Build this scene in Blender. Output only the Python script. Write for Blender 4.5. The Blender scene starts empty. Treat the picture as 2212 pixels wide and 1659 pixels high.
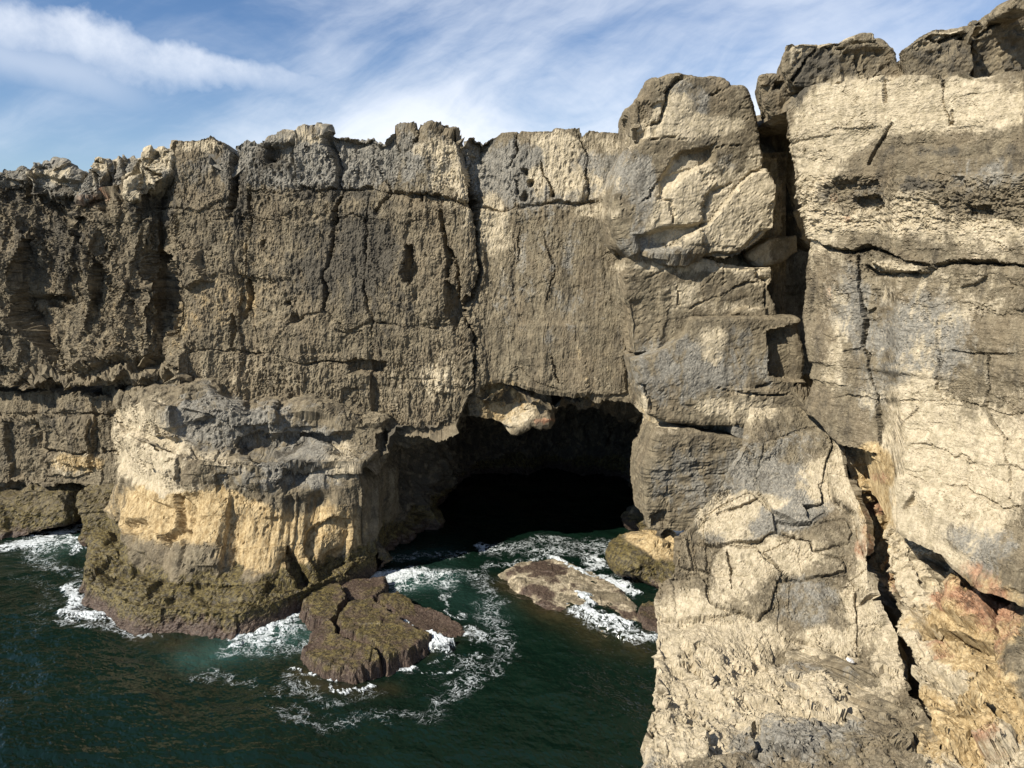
import bpy, bmesh, math
import numpy as np
from mathutils import Vector
R = math.radians
sc = bpy.context.scene
col = sc.collection

# ------------------------------------------------------------------ camera, sky, sun, exposure
F, CX, CY = 1671.0, 1106.0, 829.5          # focal length and centre in photograph pixels (2212 wide)
PITCH, CH = R(10.5), 12.0                  # camera looks down 10.5 degrees from 12 m above the sea
cd = bpy.data.cameras.new('camera'); cam = bpy.data.objects.new('camera', cd); col.objects.link(cam)
cam.location = (0, 0, CH); cam.rotation_euler = (R(90) - PITCH, 0, 0)
cd.sensor_width = 36.0; cd.lens = 36.0 * F / 2212.0; cd.clip_start = 0.1; cd.clip_end = 20000
sc.camera = cam
SUN_EL, SUN_AZ = R(39), R(54)              # azimuth: from the left, behind the camera
sd = Vector((-math.sin(SUN_AZ) * math.cos(SUN_EL), -math.cos(SUN_AZ) * math.cos(SUN_EL), math.sin(SUN_EL)))
ld = bpy.data.lights.new('sun', 'SUN'); ld.energy = 5.0; ld.angle = R(0.53); ld.color = (1.0, 0.93, 0.82)
lo = bpy.data.objects.new('sun', ld); col.objects.link(lo)
lo.rotation_euler = sd.to_track_quat('Z', 'Y').to_euler(); lo.location = (-20, -20, 40)
sc.cycles.max_bounces = 5; sc.cycles.diffuse_bounces = 3; sc.cycles.glossy_bounces = 2
vs = sc.view_settings
vs.view_transform = 'Standard'; vs.look = 'None'; vs.exposure = 0.64; vs.gamma = 1.0; vs.use_curve_mapping = False


class NT:
    """small helper to wire shader nodes"""
    def __init__(s, tree):
        s.t = tree; s.t.nodes.clear()
    def n(s, typ, **kw):
        nd = s.t.nodes.new(typ)
        ins = kw.pop('ins', {})
        for k, v in kw.items():
            setattr(nd, k, v)
        for k, v in ins.items():
            s.put(nd.inputs[k], v)
        return nd
    def put(s, sock, v):
        if hasattr(v, 'is_output') or isinstance(v, bpy.types.NodeSocket):
            s.t.links.new(v, sock)
        else:
            if isinstance(v, (tuple, list)) and len(v) == 3 and sock.type == 'RGBA':
                v = (*v, 1)
            sock.default_value = v
    def m(s, op, a, b=0.0, c=0.0, clamp=False):
        nd = s.n('ShaderNodeMath', operation=op, use_clamp=clamp)
        for i, v in enumerate((a, b, c)):
            s.put(nd.inputs[i], v)
        return nd.outputs[0]
    def vm(s, op, a, b=(0, 0, 0), out=0):
        nd = s.n('ShaderNodeVectorMath', operation=op)
        s.put(nd.inputs[0], a); s.put(nd.inputs[1], b)
        return nd.outputs[out]
    def mix(s, f, a, b, bt='MIX'):
        nd = s.n('ShaderNodeMix', data_type='RGBA', blend_type=bt)
        s.put(nd.inputs[0], f); s.put(nd.inputs[6], a); s.put(nd.inputs[7], b)
        return nd.outputs[2]
    def ss(s, v, lo_, hi_, a=0.0, b=1.0):
        nd = s.n('ShaderNodeMapRange', interpolation_type='SMOOTHSTEP')
        for k, x in zip(range(5), (v, lo_, hi_, a, b)):
            s.put(nd.inputs[k], x)
        return nd.outputs[0]
    def noise(s, vec, scale, detail=6, rough=0.55, dist=0.0, out=0):
        nd = s.n('ShaderNodeTexNoise', ins={'Vector': vec, 'Scale': scale, 'Detail': detail, 'Roughness': rough, 'Distortion': dist})
        return nd.outputs[out]


def make_world():
    w = bpy.data.worlds.new('World'); sc.world = w; w.use_nodes = True
    g = NT(w.node_tree)
    sky = g.n('ShaderNodeTexSky', sky_type='NISHITA', sun_disc=False, sun_elevation=SUN_EL,
              sun_rotation=math.atan2(sd.x, sd.y), altitude=0, air_density=1.0, dust_density=0.05, ozone_density=4.0)
    tc = g.n('ShaderNodeTexCoord').outputs['Generated']
    sx = g.n('ShaderNodeSeparateXYZ', ins={0: tc})
    X, Y, Z = sx.outputs
    zc = g.m('MAXIMUM', Z, 0.02)
    az = g.m('ARCTAN2', X, Y)                                        # 0 straight ahead, + to the right
    el = g.m('ARCSINE', Z)
    cv = g.n('ShaderNodeCombineXYZ', ins={0: az, 1: el, 2: 0.0}).outputs[0]
    # wispy high cloud: long strands rising to the right, thicker ahead and low down
    def strands(ang, sx_, sy_, off, warp_):
        mp = g.n('ShaderNodeMapping', ins={'Vector': cv, 'Rotation': (0, 0, R(-ang)), 'Scale': (1, 1, 1)}).outputs[0]
        w_ = g.vm('MULTIPLY', g.vm('SUBTRACT', g.noise(mp, 5.0, 3, 0.5, 0, 1), (.5, .5, .5)), (warp_, warp_, 0))
        mp = g.n('ShaderNodeMapping', ins={'Vector': g.vm('ADD', mp, w_), 'Scale': (sx_, sy_, 1), 'Location': (off, off * 1.3, 0)}).outputs[0]
        return g.noise(mp, 1.0, 9, 0.60, 0.35)
    s1 = strands(24, 3.2, 11.0, 4.3, .10); s2 = strands(12, 5.0, 16.0, 9.7, .16); s3 = strands(-14, 2.2, 7.0, 1.9, .12)
    area = g.m('MULTIPLY', g.ss(az, -0.50, -0.05, 0.15, 1.0), g.ss(el, 0.07, 0.27, 1.0, 0.45))
    wsum = g.m('ADD', g.m('ADD', g.m('MULTIPLY', s1, .50), g.m('MULTIPLY', s2, .25)), g.m('MULTIPLY', s3, .30))
    veil = g.m('MULTIPLY', g.ss(g.m('ADD', wsum, g.m('MULTIPLY', area, .18)), 0.46, 0.78), g.m('ADD', .25, g.m('MULTIPLY', area, .75)))
    haze = g.m('MULTIPLY', g.ss(el, 0.0, 0.24, 0.55, 0.06), g.m('ADD', .55, g.m('MULTIPLY', area, .55)))
    # the one solid cloud bank: lumpy on top, soft below, sinking to the right
    nz = g.noise(cv, 9.0, 7, 0.55, 0.0, 1)
    nx = g.n('ShaderNodeSeparateXYZ', ins={0: g.vm('SUBTRACT', nz, (.5, .5, .5))}).outputs
    t = g.m('ADD', az, 0.553)
    mid = g.m('ADD', g.m('ADD', g.m('MULTIPLY', t, -0.140), 0.222), g.m('MULTIPLY', nx[0], 0.03))
    up = g.m('SUBTRACT', el, mid)
    lump = g.noise(cv, 30.0, 9, 0.60, 0.2); lump2 = g.noise(cv, 11.0, 4, 0.5)
    half = g.m('MULTIPLY', g.ss(az, -0.50, -0.18, 0.030, 0.010), g.m('SUBTRACT', g.m('ADD', g.m('MULTIPLY', lump, 1.3), g.m('MULTIPLY', lump2, 1.6)), 0.50))
    d = g.m('DIVIDE', up, half)
    bank = g.m('MULTIPLY', g.ss(d, 0.30, 1.20, 1.0, 0.0), g.ss(d, -2.2, 0.0, 0.0, 1.0))
    bank = g.m('MULTIPLY', bank, g.ss(az, -0.36, -0.12, 1.0, 0.0))
    bank = g.m('MULTIPLY', bank, g.m('ADD', 0.20, g.m('MULTIPLY', g.noise(cv, 18, 8, .66), 1.25)), clamp=True)
    up2 = g.m('SUBTRACT', el, g.m('ADD', g.m('MULTIPLY', t, -0.26), 0.190))
    b2 = g.m('MULTIPLY', g.ss(g.m('DIVIDE', g.m('ABSOLUTE', g.m('ADD', up2, g.m('MULTIPLY', nx[1], 0.05))), 0.035), 0, 1.2, 0.42, 0.0), g.ss(az, -0.50, -0.36, 1.0, 0.0))
    cloud = g.m('MAXIMUM', g.m('ADD', g.m('MULTIPLY', veil, 1.0), g.m('MULTIPLY', haze, .6), clamp=True), g.m('MAXIMUM', g.m('MULTIPLY', bank, 0.74), b2))
    clear = g.mix(1.0, sky.outputs[0], (0.80, 0.99, 1.20), 'MULTIPLY')
    c = g.mix(cloud, clear, (11.0, 11.6, 12.6))
    bg = g.n('ShaderNodeBackground', ins={'Color': c, 'Strength': 0.058})
    g.t.links.new(bg.outputs[0], g.n('ShaderNodeOutputWorld').inputs[0])
make_world()

# ------------------------------------------------------------------ pixels and points
SP, CP = math.sin(PITCH), math.cos(PITCH)
def at(px, py, D):
    """point at world depth D (metres ahead) seen at photograph pixel (px, py)"""
    px, py, D = np.broadcast_arrays(np.asarray(px, float), np.asarray(py, float), np.asarray(D, float))
    xc = (px - CX) / F; yc = (CY - py) / F
    dy = CP + yc * SP; dz = -SP + yc * CP
    t = D / dy
    return np.stack([xc * t, D, CH + dz * t], -1)
def on_sea(px, py, z=0.0):
    xc = (np.asarray(px, float) - CX) / F; yc = (CY - np.asarray(py, float)) / F
    dy = CP + yc * SP; dz = -SP + yc * CP
    t = (z - CH) / dz
    return np.stack([xc * t, dy * t], -1)
def project(P):
    x, y, z = P[..., 0], P[..., 1], P[..., 2] - CH
    fw = np.maximum(y * CP - z * SP, 0.5); up = y * SP + z * CP
    return CX + F * x / fw, CY - F * up / fw
def crop(ox, oy, s):
    k = 2212 / 4032
    return lambda *pts: [((ox + x * s) * k, (oy + y * s) * k) for x, y in pts]
c1 = crop(0, 400, .66305); c2 = crop(900, 400, .66305); c3 = crop(1800, 200, .67812); c4 = crop(2900, 0, .66315)
c5 = crop(0, 1400, .72333); c6 = crop(1400, 1400, .72343); c7 = crop(2400, 1100, .66305); c8 = crop(2500, 1900, .69259)
c10 = crop(3100, 900, .8442); c11 = crop(1000, 2100, .7685); c12 = crop(0, 1900, .6774)

# ------------------------------------------------------------------ tiling noise
rng = np.random.default_rng(7)
TN = 1024
def fft_tile(beta, kmin=1.0, kmax=400.0):
    fx = np.fft.fftfreq(TN) * TN; k = np.hypot(*np.meshgrid(fx, fx)); k[0, 0] = 1
    a = k ** (-beta / 2.0) * (k >= kmin) * np.exp(-(k / kmax) ** 2)
    f = np.fft.ifft2(a * np.exp(2j * np.pi * rng.random((TN, TN)))).real
    return ((f - f.mean()) / f.std()).astype(np.float32)
T_SOFT = fft_tile(4.2); T_FBM = fft_tile(3.1); T_ROUGH = fft_tile(2.5, 2); T_B = fft_tile(3.1); T_C = fft_tile(3.1)
def cell_tile(nc):
    """tiling cells: distance to the nearest seed, gap to the second, cell number, offset"""
    s = TN // nc
    J = rng.random((nc, nc, 2)).astype(np.float32)
    yy, xx = np.mgrid[0:TN, 0:TN].astype(np.float32) / s
    iy, ix = yy.astype(int), xx.astype(int)
    f1 = np.full((TN, TN), 9., np.float32); f2 = f1.copy(); cid = np.zeros((TN, TN), int)
    ox = np.zeros((TN, TN), np.float32); oy = ox.copy()
    for a in (-1, 0, 1):
        for b in (-1, 0, 1):
            j = J[(iy + a) % nc, (ix + b) % nc]
            dx = xx - (ix + b + j[..., 0]); dy = yy - (iy + a + j[..., 1])
            d = np.hypot(dx, dy); new = d < f1
            f2 = np.where(new, f1, np.minimum(f2, d)); f1 = np.where(new, d, f1)
            cid = np.where(new, ((iy + a) % nc) * nc + (ix + b) % nc, cid)
            ox = np.where(new, dx, ox); oy = np.where(new, dy, oy)
    return f1, f2 - f1, cid, ox, oy
NC = 32
W1, WG, WID, WOX, WOY = cell_tile(NC)
def chip_tile(nc, sign, beta=.55, tilt=.75, lift=.45):
    s = TN // nc; J = rng.random((nc, nc, 2)).astype(np.float32)
    A_ = (lift * rng.normal(size=(nc, nc))).astype(np.float32); G_ = (tilt * rng.normal(size=(nc, nc, 2))).astype(np.float32)
    yy, xx = np.mgrid[0:TN, 0:TN].astype(np.float32) / s; iy, ix = yy.astype(int), xx.astype(int)
    out = np.full((TN, TN), -9., np.float32)
    for a in (-1, 0, 1):
        for b in (-1, 0, 1):
            cy_, cx_ = (iy + a) % nc, (ix + b) % nc; j = J[cy_, cx_]; gg = G_[cy_, cx_]
            dx = xx - (ix + b + j[..., 0]); dy = yy - (iy + a + j[..., 1])
            out = np.maximum(out, A_[cy_, cx_] + gg[..., 0] * dx + gg[..., 1] * dy - beta * (dx * dx + dy * dy))
    out = out * sign
    return ((out - out.mean()) / out.std()).astype(np.float32)
T_FACET = (.62 * chip_tile(NC, 1) + .62 * chip_tile(NC, -1)).astype(np.float32)
def blur_tile(T_, s):
    fx = np.fft.fftfreq(TN); k2 = fx[:, None] ** 2 + fx[None] ** 2
    return np.fft.ifft2(np.fft.fft2(T_) * np.exp(-2 * (np.pi * s) ** 2 * k2)).real.astype(np.float32)
T_FACET = blur_tile(T_FACET, .7)
T_RAND = rng.random(NC * NC)[WID].astype(np.float32)
P1, PG, PID, _a, _b = cell_tile(64)
_rp = rng.random(64 * 64)[PID]
T_PIT = (np.clip((0.44 - P1 * (0.70 + 1.1 * _rp)) / 0.26, 0, 1) * (_rp < .55)).astype(np.float32)   # round holes of uneven size
T_BUMPY = (1.0 - np.minimum(P1, 1.0)).astype(np.float32)

def samp(T, x, y, per):
    u = (x * (TN / per)) % TN; v = (y * (TN / per)) % TN
    i = np.floor(u).astype(np.int32); j = np.floor(v).astype(np.int32)
    fu = (u - i).astype(np.float32); fv = (v - j).astype(np.float32)
    i %= TN; j %= TN; i1 = (i + 1) % TN; j1 = (j + 1) % TN
    return (T[j, i] * (1 - fu) + T[j, i1] * fu) * (1 - fv) + (T[j1, i] * (1 - fu) + T[j1, i1] * fu) * fv
OBLIQUE = [False]
def tri(T, P, N, per, sc3=(1, 1, 1), off=0.0):
    x, y, z = P[..., 0] * sc3[0] + off, P[..., 1] * sc3[1] + off * 1.7, P[..., 2] * sc3[2] + off * .6
    if OBLIQUE[0]:                                    # blocks: one slanting projection, so relief runs unbroken round their corners
        return samp(T, x * .8 + y * .6, z + .35 * y, per)
    w = np.abs(N) ** 6 + 1e-4; w = w / w.sum(-1, keepdims=True)
    return samp(T, y, z, per) * w[..., 0] + samp(T, x, z, per) * w[..., 1] + samp(T, x + 3.3, y, per) * w[..., 2]
def sstep(v, a, b):
    t = np.clip((v - a) / (b - a), 0, 1); return t * t * (3 - 2 * t)

# ------------------------------------------------------------------ outlines in the photograph
def seg_dist(px, py, pts, closed=False):
    d = np.full(px.shape, 1e9, np.float32)
    q = list(pts) + ([pts[0]] if closed else [])
    for (x0, y0), (x1, y1) in zip(q[:-1], q[1:]):
        ex, ey = x1 - x0, y1 - y0; L = ex * ex + ey * ey + 1e-9
        t = np.clip(((px - x0) * ex + (py - y0) * ey) / L, 0, 1)
        d = np.minimum(d, np.hypot(px - x0 - t * ex, py - y0 - t * ey))
    return d
def inside(px, py, pts):
    r = np.zeros(px.shape, bool)
    for (x0, y0), (x1, y1) in zip(pts, list(pts[1:]) + [pts[0]]):
        if y0 == y1: continue
        c = ((y0 > py) != (y1 > py)) & (px < (x1 - x0) * (py - y0) / (y1 - y0) + x0)
        r ^= c
    return r
def sdf(px, py, pts):
    d = seg_dist(px, py, pts, True)
    return np.where(inside(px, py, pts), d, -d)
def near(px, py, pts, m):
    a = np.array(pts); return (px > a[:, 0].min() - m) & (px < a[:, 0].max() + m) & (py > a[:, 1].min() - m) & (py < a[:, 1].max() + m)

def add_crack(h, px, py, pts, w, depth, p=0.7):
    k = near(px, py, pts, w * 1.4 + 1)
    if k.any():
        d = seg_dist(px[k], py[k], pts)
        m = np.clip(.72 + .33 * samp(T_B, px[k], py[k], 230.), .25, 1.35)     # joints open and close along their run
        h[k] -= depth * np.minimum(m, 1) * np.clip(1 - d / (w * m), 0, 1) ** p
def add_patch(h, px, py, pts, amount, soft):
    """raise (or sink) the outlined patch by amount metres, its rim soft pixels wide"""
    k = near(px, py, pts, soft + 1)
    if k.any():
        h[k] += amount * sstep(sdf(px[k], py[k], pts), -soft * .5, soft * .5)
def add_blob(h, px, py, x, y, rx, ry, amount, rot=0.0, p=1.0):
    c, s = math.cos(R(rot)), math.sin(R(rot)); dx, dy = px - x, py - y
    e = ((dx * c + dy * s) / rx) ** 2 + ((-dx * s + dy * c) / ry) ** 2
    h += amount * np.clip(1 - e, 0, 1) ** p

# ------------------------------------------------------------------ colours of the stone, some with light and shade put in
PALE, OCHRE, RUST, DARK, ALGAE, GREY = range(6)
TINT = []          # (kind, x, y, rx, ry, rot, strength) in photograph pixels: where each tint shows
def tint_of(P, px, py, base):
    n = P.shape[:-1]
    m = np.zeros(n + (6,), np.float32)
    for k, v in base.items():
        m[..., k] = v
    for k, x, y, rx, ry, rot, s in TINT:
        c, sn = math.cos(R(rot)), math.sin(R(rot)); dx, dy = px - x, py - y
        e = ((dx * c + dy * sn) / rx) ** 2 + ((-dx * sn + dy * c) / ry) ** 2
        g = s * np.exp(-(e ** 2) * 0.7)
        m[..., k] += g
    return np.clip(m, 0, 1.3)

# ------------------------------------------------------------------ meshes
def new_mesh(name, V, Fq, mat, attrs=None, normals=None, smooth=False):
    me = bpy.data.meshes.new(name)
    V = np.ascontiguousarray(V, np.float32); Fq = np.ascontiguousarray(Fq, np.int32)
    nf, k = Fq.shape
    me.vertices.add(len(V)); me.vertices.foreach_set('co', V.ravel())
    me.loops.add(nf * k); me.loops.foreach_set('vertex_index', Fq.ravel())
    me.polygons.add(nf)
    me.polygons.foreach_set('loop_start', np.arange(0, nf * k, k, dtype=np.int32))
    me.polygons.foreach_set('use_smooth', np.full(nf, smooth))
    me.update(calc_edges=True); me.validate()
    if attrs is not None:
        for i, nm in enumerate(('tint_a', 'tint_b')):
            at_ = me.attributes.new(nm, 'FLOAT_COLOR', 'POINT')
            c = np.ones((len(V), 4), np.float32); c[:, :3] = attrs[:, i * 3:i * 3 + 3]
            at_.data.foreach_set('color', c.ravel())
    me.materials.append(mat)
    return me
def link(name, me, parent=None):
    o = bpy.data.objects.new(name, me); col.objects.link(o); o.parent = parent
    return o
def tag(o, label=None, cat=None, group=None, kind=None):
    for k, v in (('label', label), ('category', cat), ('group', group), ('kind', kind)):
        if v: o[k] = v
    return o
def grid_faces(n, m):
    i = np.arange(n * m).reshape(n, m)
    return np.stack([i[:-1, :-1], i[1:, :-1], i[1:, 1:], i[:-1, 1:]], -1)
def grid_normals(P):
    a = np.gradient(P, axis=0); b = np.gradient(P, axis=1)
    N = np.cross(a, b); N /= np.linalg.norm(N, axis=-1, keepdims=True) + 1e-9
    return N
def emit_grid(name, P, mat, attrs, parts=None, part_name='rock_block', drop=None, flip=False, part_names=None):
    """one mesh from a grid, or, where pieces are numbered, each piece as a mesh of its own under the first"""
    n, m = P.shape[:2]
    Fq = grid_faces(n, m)
    if flip: Fq = Fq[..., ::-1]
    V = P.reshape(-1, 3); A = attrs.reshape(len(V), -1)
    lab = np.zeros((n - 1, m - 1), int) if parts is None else parts[:-1, :-1]
    keep = np.ones((n - 1, m - 1), bool) if drop is None else ~drop[:-1, :-1]
    root = link(name, None) if part_names else None
    for L in [0] + sorted(set(np.unique(lab[keep]).tolist()) - {0}):
        f = Fq[keep & (lab == L)]
        if len(f) < 4: continue
        u, inv = np.unique(f, return_inverse=True)
        nm = part_names.get(L, part_name) if part_names else (name if L == 0 else part_name)
        o = link(nm, new_mesh(nm, V[u], inv.reshape(f.shape), mat, A[u]), root)
        if root is None: root = o
    return root

# ------------------------------------------------------------------ materials
def rock_material(name):
    mat = bpy.data.materials.new(name); mat.use_nodes = True
    g = NT(mat.node_tree)
    pos = g.n('ShaderNodeNewGeometry').outputs['Position']
    a = g.n('ShaderNodeAttribute', attribute_name='tint_a').outputs['Vector']
    b = g.n('ShaderNodeAttribute', attribute_name='tint_b').outputs['Vector']
    pale, ochre, rust = g.n('ShaderNodeSeparateXYZ', ins={0: a}).outputs
    dark, algae, grey = g.n('ShaderNodeSeparateXYZ', ins={0: b}).outputs
    st = g.n('ShaderNodeMapping', ins={'Vector': pos, 'Scale': (1, 1, 0.62)}).outputs[0]
    n_big = g.noise(st, 0.9, 3, 0.6)
    n_mid = g.noise(st, 3.2, 5, 0.68, 0.3)
    n_fin = g.noise(pos, 17.0, 3, 0.7)
    n_two = g.noise(g.vm('ADD', st, (31.7, 5.2, 9.1)), 2.1, 5, 0.68, 0.5)
    n_grn = g.noise(pos, 60.0, 2, 0.7)
    n_det = g.noise(st, 6.5, 5, 0.78, 0.4)
    n_dt2 = g.noise(g.vm('ADD', st, (11.3, 7.7, 3.1)), 5.0, 5, 0.80, 0.6)
    base = g.mix(g.ss(n_mid, 0.34, 0.68), (0.100, 0.082, 0.054), (0.225, 0.186, 0.124))
    base = g.mix(g.ss(n_det, 0.44, 0.66, 0, 0.6), base, (0.310, 0.265, 0.185))
    base = g.mix(g.ss(n_big, 0.40, 0.70, 0, 0.45), base, (0.20, 0.155, 0.100))
    def over(c_in, mask, colour, noise_, k, lo_=0.42, hi_=0.62):
        nz = g.m('ADD', g.m('MULTIPLY', noise_, 0.68), g.m('MULTIPLY', n_dt2, 0.32))
        f = g.ss(g.m('ADD', mask, g.m('MULTIPLY', g.m('SUBTRACT', nz, 0.5), k)), lo_, hi_)
        return g.mix(g.m('MULTIPLY', f, g.ss(mask, 0.0, 0.12)), c_in, colour)
    gcol = g.mix(g.ss(n_fin, 0.35, 0.65), (0.170, 0.160, 0.138), (0.300, 0.280, 0.240))
    base = over(base, grey, gcol, n_two, 2.4, 0.36, 0.66)
    pcol = g.mix(g.ss(n_det, 0.36, 0.64), (0.36, 0.304, 0.206), (0.585, 0.500, 0.365))
    base = over(base, pale, pcol, n_two, 2.4, 0.34, 0.64)
    vein = g.ss(g.m('ABSOLUTE', g.m('SUBTRACT', g.noise(g.vm('ADD', st, (7, 3, 1)), 4.0, 5, .62, .8), 0.5)), 0.0, 0.028, 1, 0)
    base = g.mix(g.m('MULTIPLY', g.m('MULTIPLY', vein, g.ss(n_fin, .45, .6)), g.ss(pale, -0.1, 0.5, 0.25, 0.75)), base, (0.50, 0.42, 0.31))
    ocol = g.mix(g.ss(n_det, .35, .65), (0.270, 0.185, 0.085), (0.58, 0.45, 0.26))
    base = over(base, ochre, ocol, n_mid, 2.2, 0.34, 0.80)
    rcol = g.mix(g.ss(n_det, .35, .65), (0.27, 0.135, 0.078), (0.45, 0.275, 0.175))
    base = over(base, rust, rcol, n_two, 2.6, 0.42, 0.95)
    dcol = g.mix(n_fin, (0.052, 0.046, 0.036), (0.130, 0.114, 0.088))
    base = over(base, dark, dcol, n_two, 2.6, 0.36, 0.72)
    # dark weather streaks down the face, strengthened in place of small shadows
    run = g.noise(g.n('ShaderNodeMapping', ins={'Vector': pos, 'Scale': (1, 1, 0.13)}).outputs[0], 2.6, 5, 0.66, 0.3)
    base = g.mix(g.m('MULTIPLY', g.m('MULTIPLY', g.ss(run, 0.47, 0.66, 0, 0.78), g.ss(n_dt2, .34, .62)), g.ss(pale, .15, .7, 1, .25)), base, (0.050, 0.043, 0.033))
    n_alg = g.noise(pos, 7.0, 4, 0.75, 0.4)
    zz = g.n('ShaderNodeSeparateXYZ', ins={0: pos}).outputs[2]
    mussel = g.mix(g.ss(n_alg, 0.38, 0.64), (0.040, 0.025, 0.021), (0.095, 0.064, 0.050))
    weed = g.mix(g.ss(n_alg, 0.40, 0.62), (0.030, 0.024, 0.012), (0.150, 0.118, 0.040))
    acol = g.mix(g.ss(g.m('ADD', zz, g.m('MULTIPLY', g.m('SUBTRACT', n_two, .5), 1.2)), 0.20, 0.54), mussel, weed)
    acol = g.mix(g.ss(n_grn, 0.54, 0.70), acol, (0.25, 0.205, 0.14))
    base = over(base, algae, acol, n_mid, 1.0, 0.30, 0.70)
    # pale lichen specks, dark specks and grain
    base = g.mix(g.ss(n_grn, 0.60, 0.78, 0, 0.35), base, (0.55, 0.51, 0.44))
    base = g.mix(g.ss(n_grn, 0.42, 0.24, 0, 0.55), base, (0.06, 0.052, 0.042))
    n_spk = g.noise(pos, 24.0, 3, 0.72, 0.3)
    base = g.mix(g.ss(n_spk, 0.45, 0.33, 0, 0.42), base, (0.055, 0.048, 0.036))
    base = g.mix(g.ss(n_spk, 0.58, 0.70, 0, 0.20), base, (0.42, 0.365, 0.27))
    base = g.mix(1.0, base, (0.86, 0.86, 0.83), 'MULTIPLY')
    bmp = g.m('ADD', g.m('MULTIPLY', n_fin, 0.7), g.m('MULTIPLY', n_grn, 0.3))
    vor = g.n('ShaderNodeTexVoronoi', ins={'Vector': st, 'Scale': 10.5, 'Randomness': 1.0}).outputs['Distance']
    pit = g.m('MULTIPLY', g.ss(vor, 0.12, 0.34, 1, 0), g.ss(n_two, .46, .60))
    bmp = g.m('SUBTRACT', bmp, g.m('MULTIPLY', pit, 1.1))
    bn = g.n('ShaderNodeBump', ins={'Strength': 0.55, 'Distance': 0.04, 'Height': bmp})
    rough = g.mix(g.ss(algae, 0.3, 0.8), (0.92,) * 3, (0.55,) * 3)
    bs = g.n('ShaderNodeBsdfPrincipled', ins={'Base Color': base, 'Roughness': rough, 'Normal': bn.outputs[0], 'Specular IOR Level': 0.22})
    g.t.links.new(bs.outputs[0], g.n('ShaderNodeOutputMaterial').inputs[0])
    return mat
ROCK = rock_material('limestone')

def sea_material():
    mat = bpy.data.materials.new('sea_water'); mat.use_nodes = True
    g = NT(mat.node_tree)
    pos = g.n('ShaderNodeNewGeometry').outputs['Position']
    a = g.n('ShaderNodeAttribute', attribute_name='tint_a').outputs['Vector']
    foam, milk, shal = g.n('ShaderNodeSeparateXYZ', ins={0: a}).outputs
    n1 = g.noise(pos, 0.5, 4, 0.5)
    deep = g.mix(n1, (0.0022, 0.0078, 0.0046), (0.0036, 0.0118, 0.0075))
    c = g.mix(shal, deep, g.mix(g.noise(pos, 5.0, 6, .6), (0.014, 0.012, 0.006), (0.045, 0.036, 0.016)))
    c = g.mix(milk, c, (0.045, 0.105, 0.09))
    ff = g.noise(pos, 26.0, 6, 0.7)
    wp = g.vm('ADD', pos, g.vm('MULTIPLY', g.vm('SUBTRACT', g.noise(pos, 1.3, 4, .55, 0, 1), (.5, .5, .5)), (.9, .9, 0)))
    def thread(sc_, off, wid):
        return g.ss(g.m('ABSOLUTE', g.m('SUBTRACT', g.noise(g.vm('ADD', wp, (off, off, 0)), sc_, 5, .60, .4), .5)), 0, wid, 1, 0)
    lace = g.m('MAXIMUM', thread(1.7, 0, .05), g.m('MULTIPLY', thread(4.2, 7.7, .06), .85))
    lace = g.m('ADD', g.m('MULTIPLY', lace, .62), g.m('MULTIPLY', g.m('SUBTRACT', ff, .5), .75))
    dens = g.m('ADD', g.m('MULTIPLY', foam, 1.02), lace)
    fm = g.m('MULTIPLY', g.ss(dens, .72, 1.30), g.ss(foam, .10, .34))
    c = g.mix(g.m('MULTIPLY', fm, .82), c, (0.60, 0.64, 0.65))
    h = g.m('ADD', g.m('MULTIPLY', g.noise(g.n('ShaderNodeMapping', ins={'Vector': pos, 'Scale': (0.7, 1.3, 1), 'Rotation': (0, 0, 0.5)}).outputs[0], 3.0, 4, 0.5, 0.3), 1.0), g.m('MULTIPLY', ff, 0.10))
    bn = g.n('ShaderNodeBump', ins={'Strength': 0.42, 'Distance': 0.06, 'Height': h})
    bs = g.n('ShaderNodeBsdfPrincipled', ins={'Base Color': c, 'Roughness': g.m('ADD', 0.07, g.m('MULTIPLY', fm, 0.6)), 'IOR': 1.33, 'Normal': bn.outputs[0]})
    g.t.links.new(bs.outputs[0], g.n('ShaderNodeOutputMaterial').inputs[0])
    return mat
SEA = sea_material()

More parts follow.
